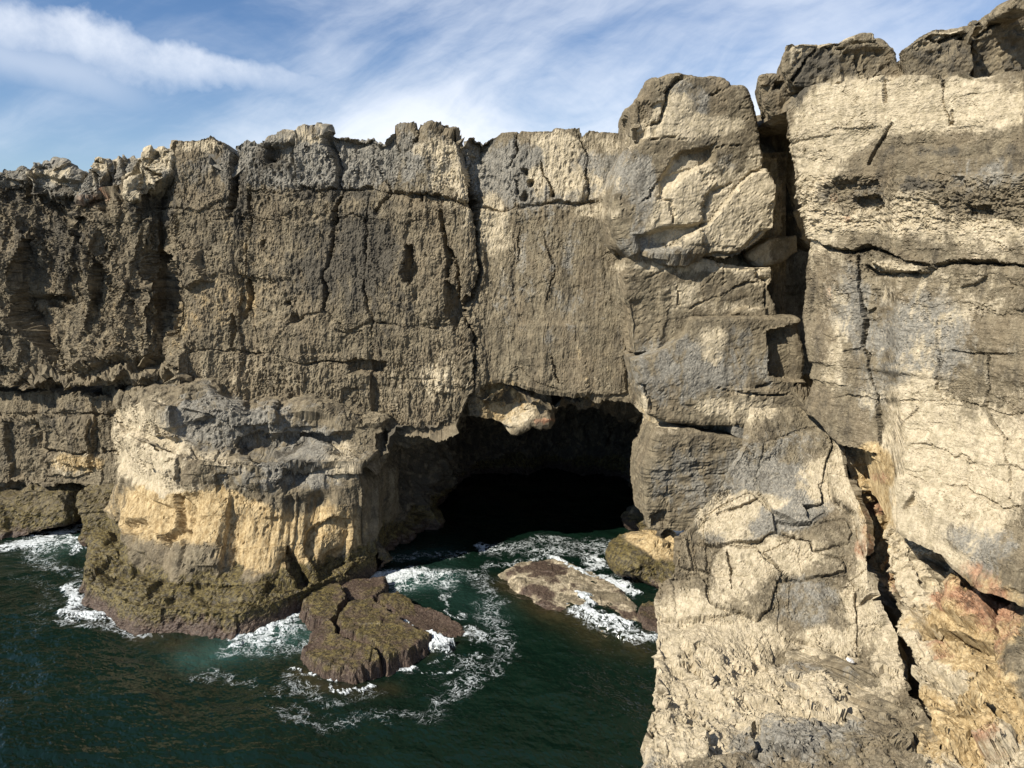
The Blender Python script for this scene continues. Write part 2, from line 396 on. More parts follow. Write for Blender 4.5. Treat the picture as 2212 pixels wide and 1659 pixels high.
# ------------------------------------------------------------------ how stone is shaped
STAGE = [0]        # 0: everything at once, 1: coarse form only, 2: fine relief only
def tri1(*a, **k):
    return tri(*a, **k) if STAGE[0] < 2 else 0.0
def tri2(*a, **k):
    return tri(*a, **k) if STAGE[0] != 1 else 0.0
def relief(P, N, big=.14, mid=.05, vert=.04, crease=.05, facet=0., fsize=1.0, pits=.05, pcover=0.0, fine=.02, layer=0.0, seed=0.0, fscale=(1, 1, 1), psize=0.13):
    o = seed * 2.37; coarse = STAGE[0] < 2; small = STAGE[0] != 1
    h = np.zeros(P.shape[:-1], np.float32)
    if coarse:
        if big: h += big * tri(T_SOFT, P, N, 9.0, off=o)
        if mid: h += mid * tri(T_FBM, P, N, 4.3, off=o + 1)
        if vert: h += vert * tri(T_ROUGH, P, N, 4.7, (1, 1, 0.22), o + 2)
        if layer: h += layer * tri(T_ROUGH, P, N, 5.0, (0.2, 0.2, 1.0), o + 7)
        if crease:
            r = np.abs(tri(T_FBM, P, N, 5.9, off=o + 3))
            h -= crease * np.clip(1 - r / .07, 0, 1) * 1.3 * sstep(tri(T_C, P, N, 6.1, off=o + 2), -.2, .9)
            r = np.abs(tri(T_B, P, N, 3.1, (1, 1, .6), off=o + 4))
            h -= crease * np.clip(1 - r / .07, 0, 1) * .7 * sstep(tri(T_C, P, N, 5.1, off=o + 5), 0, 1)
    if facet:
        Q = P + .25 * fsize * np.stack([tri(T_B, P, N, 3 * fsize, off=o + i) for i in (3, 5, 9)], -1) * .35
        if coarse: h += facet * tri(T_FACET, Q, N, NC * fsize, fscale, o + 5)
        if small: h += facet * .42 * tri(T_FACET, Q, N, NC * fsize * .4, fscale, o + 6)
    if pits and small:
        c = sstep(tri(T_FBM, P, N, 7.7, off=o + 8) + pcover, -0.4, 0.8)
        h -= pits * c * tri(T_PIT, P, N, 64 * psize, (1, 1, .8), o + 9)
    if fine and small: h += fine * tri(T_ROUGH, P, N, 1.6, off=o + 6)
    return h
def warp(P, N, px, py, amp=3.0, per=2.3):
    return px + amp * tri(T_B, P, N, per, off=.7), py + amp * tri(T_C, P, N, per, off=4.1)

def table(px, py, xs, ys, D):
    """smooth depth from a small table: rows at ys, columns at xs"""
    D = np.asarray(D, float)
    i = np.clip(np.searchsorted(xs, px) - 1, 0, len(xs) - 2); j = np.clip(np.searchsorted(ys, py) - 1, 0, len(ys) - 2)
    xs = np.asarray(xs, float); ys = np.asarray(ys, float)
    u = np.clip((px - xs[i]) / (xs[i + 1] - xs[i]), 0, 1); v = np.clip((py - ys[j]) / (ys[j + 1] - ys[j]), 0, 1)
    return (D[j, i] * (1 - u) + D[j, i + 1] * u) * (1 - v) + (D[j + 1, i] * (1 - u) + D[j + 1, i + 1] * u) * v

def wall_sheet(cols, top, bottom, depth, nrow, back=9.0, under=3.0, step=.16, smooth_it=2):
    """upright rock face between two outlines, running back over its top and under its foot"""
    tx, ty = np.array(top).T; bx, by = np.array(bottom).T
    crest = np.interp(cols, tx, ty); foot = np.interp(cols, bx, by)
    t = np.linspace(0, 1, nrow)[:, None]
    py = crest[None] * (1 - t) + foot[None] * t
    px = np.broadcast_to(cols[None], py.shape)
    P = at(px, py, depth(px, py))
    rows = []
    if back:
        s = np.array([back, back * .6, back * .35, back * .2, 1.1, .75, .5, .3, .15])
        for d in s:
            q = P[0].copy(); q[:, 1] += d; q[:, 2] += -0.02 * d - .10 + .10 * math.exp(-d * 3); rows.append(q)
    rows.extend(P)
    if under:
        for d in np.arange(step, under, step * (1 if under < 4 else 2)):
            q = P[-1].copy(); q[:, 1] += d; q[:, 2] += .10 * d - .06 * math.exp(-d * 4); rows.append(q)
    P = np.stack(rows)
    for _ in range(smooth_it):
        P[1:-1] = .25 * P[:-2] + .5 * P[1:-1] + .25 * P[2:]
    return P

def shape_sheet(P, feat, base, rel, wamp=3.0):
    N = grid_normals(P)
    px, py = project(P)
    mid = P.shape[0] // 2, P.shape[1] // 2
    flip = float(np.dot(N[mid], np.array([0, 0, CH]) - P[mid])) < 0
    if flip: N = -N
    wx, wy = warp(P, N, px, py, wamp)
    form = (lambda P_, N_: relief(P_, N_, **rel)) if isinstance(rel, dict) else (lambda P_, N_: rel(P_, N_, px, py))
    STAGE[0] = 1; h = form(P, N)
    lab = feat(h, wx, wy, P) if feat else None
    A = tint_of(P, wx, wy, base)
    Q = P + N * h[..., None]; N2 = grid_normals(Q) * (-1 if flip else 1)
    STAGE[0] = 2; h2 = form(Q, N2); STAGE[0] = 0
    return Q + N2 * h2[..., None], A, lab, flip

def rock_from_outline(name, pts, D, T, voxel=.06, smooth=3, rel=None, base=None, feat=None, pillow=.12, lean=(0, 0), parent=None, tilt=(0, 0), shrink=.9, mat=None, fore=.12):
    """a solid boulder or block: outline seen in the photograph at depth D, T metres thick"""
    pts = np.array(pts, float); c = pts.mean(0)
    def ring(scale, dd, dD):
        q = c + (pts - c) * scale
        Dd = D + tilt[0] * (q[:, 0] - c[0]) / 100 + tilt[1] * (q[:, 1] - c[1]) / 100
        P = at(q[:, 0], q[:, 1], Dd); P[:, 1] += dD; P[:, 0] += lean[0] * dd; P[:, 2] += lean[1] * dd
        return P
    rings = [ring(1 - pillow, 0, 0), ring(1.0, 0, T * fore), ring(1.0, .6, T * .6), ring(shrink, 1, T)]
    bm = bmesh.new(); vs_ = [[bm.verts.new(p) for p in r] for r in rings]
    n = len(pts)
    for a, b in zip(vs_[:-1], vs_[1:]):
        for i in range(n):
            bm.faces.new((a[i], a[(i + 1) % n], b[(i + 1) % n], b[i]))
    bm.faces.new(vs_[0]); bm.faces.new(vs_[-1][::-1])
    bmesh.ops.triangulate(bm, faces=bm.faces[:]); bmesh.ops.recalc_face_normals(bm, faces=bm.faces[:])
    tm = bpy.data.meshes.new('tmp'); bm.to_mesh(tm); bm.free()
    to = bpy.data.objects.new('tmp', tm); col.objects.link(to)
    md = to.modifiers.new('r', 'REMESH'); md.mode = 'VOXEL'; md.voxel_size = voxel
    ms = to.modifiers.new('s', 'SMOOTH'); ms.factor = .6; ms.iterations = smooth
    dg = bpy.context.evaluated_depsgraph_get(); ev = to.evaluated_get(dg)
    me = bpy.data.meshes.new_from_object(ev)
    V = np.empty(len(me.vertices) * 3, np.float32); me.vertices.foreach_get('co', V); V = V.reshape(-1, 3)
    N = np.empty_like(V); me.vertex_normals.foreach_get('vector', N.ravel()) if False else None
    N = np.array([0.0] * V.size, np.float32); me.vertices.foreach_get('normal', N); N = N.reshape(-1, 3)
    L = np.empty(len(me.loops), np.int32); me.loops.foreach_get('vertex_index', L)
    cnt = np.empty(len(me.polygons), np.int32); me.polygons.foreach_get('loop_total', cnt)
    bpy.data.objects.remove(to); bpy.data.meshes.remove(tm)
    if (cnt == 4).all():
        Fq = L.reshape(-1, 4)
    else:
        me.calc_loop_triangles(); Fq = np.empty(len(me.loop_triangles) * 3, np.int32); me.loop_triangles.foreach_get('vertices', Fq); Fq = Fq.reshape(-1, 3)
    bpy.data.meshes.remove(me)
    px, py = project(V); wx, wy = warp(V, N, px, py, 2.5)
    OBLIQUE[0] = True; h = relief(V, N, **(rel or {})); OBLIQUE[0] = False
    if feat:
        front = np.clip(-N[:, 1] * 2 + .2, 0, 1)
        h2 = np.zeros_like(h); feat(h2, wx, wy, V); h += h2 * front
    A = tint_of(V, wx, wy, base or {})
    o = link(name, new_mesh(name, V + N * h[:, None], Fq, mat or ROCK, A), parent)
    return o

# ------------------------------------------------------------------ colours of the stone and some painted light and shade, place by place
def T(kind, s, *items):
    for it in items:
        x, y, rx, ry = it[:4]; TINT.append((kind, x, y, rx, ry, it[4] if len(it) > 4 else 0, s))
T(GREY, .55, (900, 350, 420, 70), (640, 350, 200, 60), (1200, 380, 200, 60))
T(GREY, .35, (250, 400, 250, 50), (1180, 600, 160, 200))
T(PALE, .55, (430, 312, 70, 14), (230, 350, 40, 20), (330, 340, 50, 30), (300, 410, 50, 40), (660, 300, 60, 12), (950, 320, 60, 25), (970, 390, 40, 60), (1190, 395, 60, 50), (1060, 460, 30, 60))
T(PALE, .45, (1270, 310, 110, 30), (1190, 300, 60, 12), (1290, 400, 60, 50), (1290, 455, 70, 14), (1210, 330, 40, 40), (1080, 520, 40, 80), (110, 380, 60, 20), (1005, 480, 14, 90))
T(PALE, .30, (560, 800, 160, 40), (880, 850, 120, 60), (960, 780, 60, 80), (1330, 610, 50, 60), (1240, 690, 30, 10), (1300, 830, 60, 20))
T(DARK, .22, (700, 560, 330, 190), (200, 600, 260, 200), (870, 700, 120, 120)); T(DARK, .40, (560, 345, 50, 40), (610, 330, 50, 40), (440, 370, 70, 50), (520, 440, 40, 70), (700, 420, 120, 16), (330, 440, 60, 50), (90, 420, 110, 22), (100, 520, 120, 100), (800, 520, 60, 80), (720, 560, 130, 110))  # dark stains, deepened to stand in for small shadows on the face
T(OCHRE, .32, (250, 700, 160, 120), (520, 560, 90, 120), (480, 700, 120, 80), (1280, 790, 70, 60))
T(RUST, .45, (160, 425, 90, 12), (210, 440, 50, 14))
# pillar blocks
T(PALE, .80, (1560, 450, 130, 90), (1480, 410, 60, 70), (1640, 470, 40, 90), (1450, 490, 60, 40), (1460, 240, 40, 40), (1560, 270, 60, 20), (1650, 370, 30, 60))
T(PALE, .60, (1450, 275, 90, 30), (1510, 575, 160, 16), (1640, 590, 40, 30), (1470, 640, 50, 40), (1580, 660, 60, 20))
T(GREY, .60, (1390, 440, 40, 90), (1540, 380, 80, 30, -25), (1430, 525, 80, 30), (1480, 230, 60, 60), (1450, 800, 110, 80))
T(DARK, .28, (1470, 520, 90, 30), (1600, 640, 60, 40), (1550, 300, 100, 20), (1500, 700, 90, 40))  # dark patch below the upper block's overhang paints its shadow
T(PALE, .65, (1620, 880, 60, 35), (1540, 745, 40, 40), (1530, 880, 40, 20), (1440, 920, 30, 16), (1390, 880, 16, 30))
T(GREY, .5, (1520, 1050, 130, 110), (1700, 1000, 110, 80), (1700, 1080, 80, 60), (1600, 780, 90, 80))
T(DARK, .30, (1500, 1000, 120, 50), (1700, 740, 50, 60))  # dark patch in the lower block's notch paints its cast shadow
# right hand cliff
T(PALE, .70, (1860, 230, 110, 70), (2010, 230, 130, 60), (2150, 230, 90, 60), (1745, 400, 30, 160), (1830, 290, 60, 40), (1790, 300, 50, 100))
T(PALE, .42, (1880, 470, 120, 40), (2030, 490, 160, 40), (2160, 520, 90, 40), (1990, 420, 60, 30), (1790, 500, 40, 60), (1930, 580, 60, 14), (1800, 690, 40, 160))
T(PALE, .16, (2100, 800, 160, 260), (1960, 760, 110, 200), (2060, 640, 200, 60), (2150, 400, 60, 30), (1860, 860, 60, 90))
T(PALE, .45, (2060, 1060, 130, 120, 30), (1990, 1080, 60, 120), (2150, 1000, 90, 140), (1990, 900, 60, 100), (1930, 1000, 20, 110))
T(GREY, .3, (2050, 750, 220, 200), (1900, 800, 120, 160), (2080, 1080, 160, 120)); T(GREY, .5, (1880, 420, 60, 40), (1820, 640, 60, 80), (2010, 720, 70, 100), (2120, 380, 120, 40), (2130, 1180, 90, 60, 35), (1780, 380, 14, 130))
T(DARK, .38, (1880, 415, 50, 22), (2080, 420, 160, 26), (2140, 330, 120, 26), (1960, 330, 120, 16), (2000, 395, 80, 16), (2130, 460, 80, 16), (1850, 640, 40, 24))
T(RUST, .55, (1790, 640, 14, 40), (1830, 470, 16, 10), (1800, 425, 12, 10))
# boulders on the right hand cliff
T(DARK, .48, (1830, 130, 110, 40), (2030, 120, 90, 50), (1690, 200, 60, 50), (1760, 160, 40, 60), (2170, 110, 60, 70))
T(PALE, .45, (1760, 95, 60, 14), (2060, 60, 100, 22), (1850, 80, 40, 10), (1720, 120, 20, 40))
# rubble, ledge and undercut at lower right
T(PALE, .62, (1600, 1230, 60, 70), (1700, 1200, 80, 40), (1560, 1130, 60, 30), (1500, 1330, 90, 50), (1620, 1370, 90, 30), (1470, 1420, 60, 70), (1580, 1450, 120, 60), (1860, 1300, 40, 90), (1930, 1420, 40, 70), (1790, 1390, 50, 30), (1850, 1080, 26, 120, -18), (1890, 1240, 26, 90, -16))
T(PALE, .55, (1440, 1560, 50, 120), (1650, 1530, 160, 60), (1800, 1500, 90, 40), (1500, 1620, 80, 60), (1780, 1040, 60, 60), (1600, 1090, 90, 30))
T(GREY, .4, (1560, 1480, 160, 90), (1750, 1460, 160, 60)); T(GREY, .6, (1740, 1300, 90, 70), (1700, 1090, 110, 60), (1590, 1140, 70, 50), (1420, 1640, 30, 120), (1720, 1560, 120, 60), (1540, 1580, 60, 80))
T(GREY, .3, (1640, 1600, 200, 90), (1790, 1600, 180, 90)); T(DARK, .16, (1640, 1600, 140, 40), (1850, 1580, 90, 60), (1760, 1540, 60, 30), (1690, 1500, 30, 40))
T(PALE, 1.0, (1945, 1100, 18, 130, -8), (1965, 1260, 20, 120, -12), (2000, 1420, 26, 130, -12), (2020, 1330, 30, 160, -12))
T(PALE, .7, (2040, 1240, 60, 60), (2080, 1500, 90, 60), (2060, 1320, 40, 60), (2170, 1620, 60, 60), (2070, 1640, 80, 50))
T(OCHRE, .95, (1890, 1100, 40, 120, -12), (1900, 1010, 40, 50), (2060, 1370, 60, 50), (1905, 1180, 26, 70), (2120, 1440, 70, 50), (2160, 1560, 60, 50), (2060, 1600, 70, 60))
T(OCHRE, .6, (2110, 1300, 90, 70), (2170, 1400, 60, 120)); T(RUST, .7, (1925, 1240, 24, 60, -16), (2110, 1270, 70, 50, 20), (2190, 1380, 40, 120), (2130, 1330, 60, 40), (2060, 1440, 40, 40), (2160, 1620, 40, 24), (1860, 1180, 16, 60), (1880, 1100, 26, 20), (1900, 1030, 30, 16), (2030, 1300, 30, 30))
# headland and the low ledges on the left
T(GREY, .50, (560, 930, 180, 60), (450, 900, 120, 60), (700, 1000, 110, 60), (560, 1030, 120, 40))
T(DARK, .42, (520, 960, 130, 40), (640, 1000, 70, 40), (460, 890, 60, 24), (600, 1070, 90, 24), (130, 900, 90, 40), (20, 960, 30, 80))
T(PALE, .60, (290, 900, 40, 40), (270, 960, 30, 60), (350, 960, 50, 90), (470, 990, 80, 20, 15), (740, 990, 40, 50), (330, 1020, 60, 40), (380, 1070, 70, 40), (160, 1000, 70, 30))
T(OCHRE, .85, (420, 1120, 130, 50), (600, 1180, 130, 70, 12), (330, 1100, 70, 60), (720, 1150, 60, 60), (480, 1080, 90, 40, 15), (170, 1000, 70, 24))
T(PALE, .45, (450, 1140, 90, 40, 15), (600, 1170, 90, 40, 12), (360, 1120, 40, 60))
T(PALE, .95, (1125, 875, 26, 40), (1100, 905, 20, 20))  # pale patch paints the spot where sun catches the hanging rock
T(OCHRE, .6, (1110, 870, 70, 50), (1400, 1195, 70, 40), (1060, 860, 40, 40))
T(RUST, .9, (1170, 905, 22, 7))

def one_patch(lab):
    """give stray scraps of a numbered piece back to the ground round it"""
    out = lab.copy()
    for L in range(1, lab.max() + 1):
        m = lab == L
        if not m.any(): continue
        seed = np.zeros_like(m); ys_, xs_ = np.nonzero(m); c = np.argmin((ys_ - np.median(ys_)) ** 2 + (xs_ - np.median(xs_)) ** 2); seed[ys_[c], xs_[c]] = True
        n0 = 0
        while seed.sum() != n0:
            n0 = seed.sum()
            for _ in range(12):
                s2 = seed.copy(); s2[1:] |= seed[:-1]; s2[:-1] |= seed[1:]; s2[:, 1:] |= seed[:, :-1]; s2[:, :-1] |= seed[:, 1:]; seed = s2 & m
        out[m & ~seed] = 0
    return out
_tint_raw = tint_of
def tint_of(P, px, py, base):
    base = dict(base); sea = base.pop('sea', 1.0)
    m = _tint_raw(P, px, py, base)
    n = samp(T_FBM, P[..., 0] + .3 * P[..., 1], P[..., 2] * .7, 6.0)
    z = P[..., 2] + .16 * n
    m[..., ALGAE] += sea * sstep(z, 1.15, .55)
    for k in (PALE, OCHRE, GREY, RUST): m[..., k] *= 1 - .8 * sstep(z, 1.2, .6)
    return np.clip(m, 0, 1.3)

# ------------------------------------------------------------------ the long cliff behind the cove
CREST = [(-260, 430), (-150, 425)] + c1((0, 500), (160, 505), (300, 545), (480, 560), (600, 570), (720, 560), (740, 500), (800, 440), (860, 400), (930, 380), (1000, 330), (1025, 290), (1050, 225), (1120, 218), (1270, 212), (1310, 235), (1330, 275), (1368, 270), (1374, 330), (1386, 330), (1392, 262), (1470, 245), (1570, 250)) \
    + c2((215, 253), (250, 220), (360, 205), (400, 225), (470, 195), (500, 188), (580, 190), (592, 215), (610, 190), (730, 190), (800, 205), (850, 215), (885, 247), (925, 245), (950, 215), (1000, 180), (1050, 170), (1120, 170), (1200, 165), (1260, 185), (1330, 210), (1375, 216), (1388, 270), (1405, 225), (1450, 205), (1530, 225), (1570, 200)) \
    + c3((180, 515), (260, 465), (370, 462), (430, 472), (560, 465), (650, 455), (710, 460), (726, 500), (740, 480), (770, 460), (880, 462), (960, 462), (1015, 478)) + [(1480, 300), (1640, 330), (1760, 330)]
FOOT = [(-260, 838), (0, 834), (400, 846), (430, 852), (560, 885), (760, 935), (880, 938), (985, 925), (1002, 884), (1022, 835), (1081, 818), (1165, 840), (1212, 846), (1284, 855), (1363, 860), (1400, 890), (1480, 930), (1760, 930)]
def main_depth(px, py):
    d = np.interp(px, [-260, 0, 150, 250, 310, 345, 385, 700, 1010, 1035, 1050, 1200, 1370, 1500, 1760], [33.2, 31.6, 30.6, 29.9, 29.5, 29.9, 28.9, 27.9, 26.7, 26.9, 27.0, 26.6, 26.1, 26.0, 26.0])
    return d + np.interp(py, [280, 450, 700, 940], [.55, .2, 0, .0]) - .6 * sstep(px, 410, 380) * sstep(py, 690, 830)
CRACKS = [  # pixels, half width, depth
    (c2((1378, 205), (1385, 330), (1400, 420), (1450, 560), (1470, 640), (1480, 800), (1480, 1000), (1470, 1090), (1420, 1180), (1385, 1240), (1410, 1310), (1450, 1370), (1460, 1450), (1450, 1560), (1440, 1680)), 7.5, 1.3),
    (c2((1440, 330), (1435, 500), (1460, 600)), 11, .45),
    (c2((592, 200), (615, 260), (632, 380), (627, 480), (655, 530), (650, 600), (620, 720)), 4.5, .5), (c2((620, 720), (600, 860), (585, 1000), (580, 1150), (575, 1250)), 3, .25),
    (c2((130, 560), (120, 700), (85, 800), (80, 950), (100, 1060), (110, 1200), (70, 1290)), 3.5, .35),
    (c2((100, 545), (230, 520), (330, 540), (400, 545), (450, 520), (540, 545), (620, 515), (700, 522), (830, 515), (940, 545), (1040, 540), (1130, 560), (1300, 570), (1440, 620), (1659, 640)) + c3((110, 912), (250, 925), (360, 905), (500, 890), (560, 880), (740, 880), (860, 870), (920, 840)), 3.0, .28),
    (c2((-200, 690), (0, 680), (130, 682), (300, 690), (370, 675)), 2.6, .2), (c2((640, 680), (740, 672), (860, 690), (930, 705)), 2.6, .2),
    (c2((810, 690), (825, 790), (810, 860), (820, 1000), (815, 1100), (835, 1220), (870, 1310), (855, 1400), (845, 1500)), 3.2, .3),
    (c2((870, 250), (850, 350), (900, 440), (950, 540), (880, 640)), 4.5, .45), (c2((1005, 250), (1000, 400), (955, 480)), 5.5, .6), (c2((1050, 280), (1055, 395)), 4, .35), (c2((1135, 175), (1120, 220), (1085, 290)), 4, .35),
    (c2((1270, 640), (1265, 760), (1285, 830), (1320, 920), (1380, 1020), (1370, 1090), (1350, 1180)), 4.5, .4), (c2((1285, 830), (1310, 960), (1315, 1030)), 5, .4),
    (c2((0, 1465), (100, 1480), (150, 1500), (250, 1500), (350, 1540), (450, 1560), (560, 1555), (640, 1560), (720, 1540), (840, 1530), (920, 1570)), 4, .35),
    (c2((640, 1360), (700, 1380), (780, 1370)), 3, .25), (c2((880, 1320), (1000, 1330), (1100, 1350), (1250, 1360)), 3.4, .3),
    (c1((1378, 250), (1385, 420), (1370, 560), (1340, 640)), 7, .9), (c1((1470, 560), (1480, 700), (1440, 820), (1445, 1000), (1465, 1250)), 3.4, .35),
    (c1((890, 540), (900, 640), (880, 690)), 8, .6), (c1((1040, 880), (1050, 1100), (1040, 1400)), 4, .4), (c1((1100, 1480), (1260, 1470), (1380, 1480), (1500, 1490), (1659, 1500)), 3.5, .3),
    (c1((1360, 1270), (1365, 1440)), 4, .35), (c1((80, 1150), (240, 1170), (420, 1190), (560, 1180)), 6, .35), (c1((560, 690), (570, 820), (545, 960)), 5, .4), (c1((0, 1330), (180, 1400), (360, 1480)), 5, .3),
    (c1((700, 860), (640, 960), (520, 1100), (420, 1200)), 4, .3), (c1((600, 1090), (780, 1120), (960, 1110)), 4, .35), (c1((780, 1190), (790, 1290), (830, 1340)), 4, .35),
    (c3((150, 520), (160, 590), (150, 700)), 3, .25), (c3((372, 470), (350, 600), (310, 680)), 4.5, .4), (c3((722, 480), (755, 610)), 5, .5), (c3((480, 640), (500, 720), (540, 780), (550, 850)), 3, .25),
    (c3((340, 750), (350, 860), (375, 950)), 4, .35), (c3((290, 760), (350, 880)), 2.6, .2), (c3((750, 700), (760, 860)), 3, .25), (c3((370, 950), (360, 1100), (350, 1230)), 2.6, .16), (c3((500, 1050), (560, 1270), (520, 1450)), 2.6, .14),
    (c3((920, 800), (940, 1000), (975, 1150), (985, 1240), (970, 1400), (970, 1620)), 5, .4), (c3((780, 1230), (900, 1160), (975, 1140)), 2.6, .15),
    (c6((790, 120), (880, 70), (960, 130), (1100, 180)), 3, .2), (c6((1080, 0), (1090, 90), (1110, 140)), 3, .25),
]
BLOCKS = [  # outlines of the pieces of the face that joints cut out, with how far each stands proud
    (c1((1030, 300), (1050, 215), (1270, 205), (1330, 260), (1370, 290), (1375, 560), (1200, 640), (940, 620), (920, 480), (1000, 430)), .10),
    (c2((40, 240), (215, 245), (120, 450), (95, 545), (40, 545), (20, 400)), -.12), (c2((215, 245), (360, 195), (420, 215), (410, 540), (330, 540), (230, 520), (100, 545), (120, 450)), .0),
    (c2((420, 215), (470, 185), (580, 180), (615, 260), (630, 380), (625, 510), (540, 545), (450, 520), (410, 540)), .16), (c2((595, 180), (730, 180), (870, 210), (760, 260), (710, 330), (690, 400), (640, 470), (625, 300)), -.28),
    (c2((760, 260), (870, 240), (850, 350), (830, 515), (700, 520), (690, 450), (710, 340)), .05), (c2((925, 235), (1000, 240), (1000, 400), (950, 530), (900, 440), (870, 340)), .0),
    (c2((1000, 170), (1120, 160), (1260, 175), (1370, 210), (1390, 340), (1440, 610), (1300, 570), (1130, 560), (1040, 540), (960, 540), (1000, 420), (1010, 280)), .22),
    (c2((1390, 215), (1530, 215), (1505, 440), (1495, 630), (1450, 560), (1400, 400)), -.22),
    (c3((160, 510), (260, 455), (370, 460), (350, 600), (310, 680), (350, 860), (360, 905), (250, 925), (130, 910), (150, 700)), -.05), (c3((370, 460), (710, 450), (755, 600), (750, 700), (740, 880), (560, 880), (370, 900), (350, 750), (320, 680)), .03),
    (c3((730, 490), (770, 450), (1015, 470), (1000, 560), (950, 700), (920, 840), (860, 870), (750, 880), (760, 600)), .0),
    (c2((100, 555), (330, 545), (450, 530), (620, 520), (650, 600), (600, 860), (578, 1250), (420, 1300), (350, 1320), (110, 1200), (80, 950), (130, 700)), .02),
    (c2((655, 530), (830, 520), (820, 700), (812, 860), (818, 1100), (870, 1310), (700, 1370), (580, 1255), (585, 1000), (602, 860)), .04),
    (c2((830, 520), (950, 545), (1290, 572), (1268, 700), (1268, 770), (1320, 920), (1380, 1020), (1350, 1340), (880, 1320), (820, 1100), (815, 860)), .0),
    (c2((1290, 572), (1440, 620), (1468, 640), (1478, 1000), (1465, 1090), (1400, 1220), (1360, 1200), (1380, 1020), (1285, 830), (1268, 700)), .12),
    (c2((580, 1255), (700, 1370), (880, 1320), (1250, 1360), (1400, 1300), (1450, 1400), (1440, 1650), (930, 1660), (920, 1570), (840, 1530), (640, 1560), (450, 1560), (250, 1500), (350, 1320)), .0),
    (c3((130, 915), (250, 928), (360, 908), (500, 893), (740, 883), (920, 845), (945, 1000), (980, 1150), (975, 1400), (985, 2000), (60, 2000), (40, 1650), (110, 1450), (125, 1200)), .10),
]
def main_feat(h, px, py, P):
    lab = np.zeros(px.shape, int)
    for i, (pts, off) in enumerate(BLOCKS):
        k = near(px, py, pts, 12); s = sdf(px[k], py[k], pts)
        h[k] += off * sstep(s, -3, 5) - .05 * np.exp(-(s / 3.0) ** 2)
        l = lab[k]; l[s > 0] = i + 1; lab[k] = l
    for pts, w, d in CRACKS:
        q = np.array(pts); flat = np.ptp(q[:, 0]) > 1.6 * np.ptp(q[:, 1])      # bedding joints are hairlines, upright ones gape
        add_crack(h, px, py, pts, w * (.8 if flat else 1), d * (.55 if flat else 1))
    # hollows
    add_patch(h, px, py, c2((1045, 860), (1090, 850), (1110, 1000), (1080, 1085), (1045, 1050)), -.55, 7)
    add_patch(h, px, py, c2((1300, 1060), (1340, 1080), (1370, 1280), (1340, 1360), (1300, 1280)), -.45, 8)
    add_patch(h, px, py, c2((1230, 1040), (1300, 1050), (1300, 1290), (1150, 1320), (1120, 1200)), .15, 18)
    add_patch(h, px, py, c2((700, 1550), (760, 1530), (840, 1540), (930, 1570), (900, 1620), (720, 1610)), -.5, 9)
    add_patch(h, px, py, c2((230, 260), (380, 240), (390, 380), (300, 350), (240, 370)), -.35, 12)
    add_patch(h, px, py, c1((830, 880), (900, 870), (1000, 930), (1040, 1100), (1030, 1400), (960, 1330), (930, 1150), (860, 1060)), -.75, 12)
    add_patch(h, px, py, c5((640, 12), (850, 30), (960, 90), (1000, 190), (500, 190), (200, 190), (330, 110), (520, 60)), -.8, 26)
    add_patch(h, px, py, c5((-200, 60), (80, 70), (130, 150), (-200, 175)), -.4, 12)
    add_patch(h, px, py, c1((90, 1150), (240, 1150), (400, 1180), (420, 1210), (280, 1230), (110, 1200)), -.45, 10)
    add_patch(h, px, py, c1((490, 690), (560, 690), (560, 900), (540, 980), (500, 850)), -.5, 9)
    add_patch(h, px, py, c1((1060, 900), (1180, 890), (1190, 960), (1250, 1050), (1120, 1100), (1060, 1050), (1020, 980)), .35, 12)
    for x, y, r in [(390, 715, 14), (420, 770, 18), (390, 850, 24), (540, 840, 14)]:
        q = c3((x, y))[0]; add_blob(h, px, py, q[0], q[1], r * .372 + 2, r * .372 + 2, -.4)
    for x, y, r in [(240, 350, 20), (370, 340, 20), (480, 270, 10), (760, 420, 16), (1130, 570, 14), (190, 855, 18), (400, 1290, 26), (350, 1200, 14)]:
        q = c2((x, y))[0]; add_blob(h, px, py, q[0], q[1], r * .364 + 1, r * .4 + 3, -.3)
    return lab
def main_rel(P, N, px, py):
    rg = sstep(tri(T_B, P, N, 8.3, off=2.9) + .25, -.7, .9)                 # rough and smooth stretches of the face
    h = relief(P, N, big=.10, mid=.03, vert=.034, crease=.05, facet=.07, fsize=1.25, pits=0, fine=.004, fscale=(1, 1, .42))
    left = sstep(px, 430, 330)                                            # broken, slabby ground at the left end
    h += rg * (1 - .7 * left) * relief(P, N, big=0, mid=0, vert=.014, crease=.0, facet=.030, fsize=.45, pits=.09, pcover=-.2, fine=.006, seed=1, fscale=(1, 1, .4), psize=.20)
    Pd = P.copy(); Pd[..., 2] = P[..., 2] * .8 + .75 * P[..., 0]; Pd[..., 0] = P[..., 0] - .35 * P[..., 2]
    h += left * relief(Pd, N, big=.16, mid=.05, vert=0, crease=.03, facet=.26, fsize=.95, pits=0, fine=0, seed=3, fscale=(.8, .8, .55))
    low = sstep(py, 740, 800) * sstep(px, 330, 420) * (1 - sstep(px, 960, 1010))   # fluted band along the foot
    h += low * (.03 * tri1(T_ROUGH, P, N, 3.0, (1, 1, .2), 5.5) + .085 * tri1(T_FACET, P, N, NC * .5, (1, 1, .4), 2.2))
    right = sstep(px, 1030, 1060)
    h *= 1 - .45 * right
    return h + .05 * right * tri1(T_FACET, P, N, NC * .9, (1, 1, .5), 8.8)
cols = np.arange(-260, 1700, 2.0)
P = wall_sheet(cols, CREST, FOOT, main_depth, 305, back=10, under=3.6, step=.12)
P, A, lab, fl = shape_sheet(P, main_feat, {}, main_rel)
cliff = tag(emit_grid('cliff_face', P, ROCK, A, lab, 'cliff_block', flip=not fl), kind='structure')

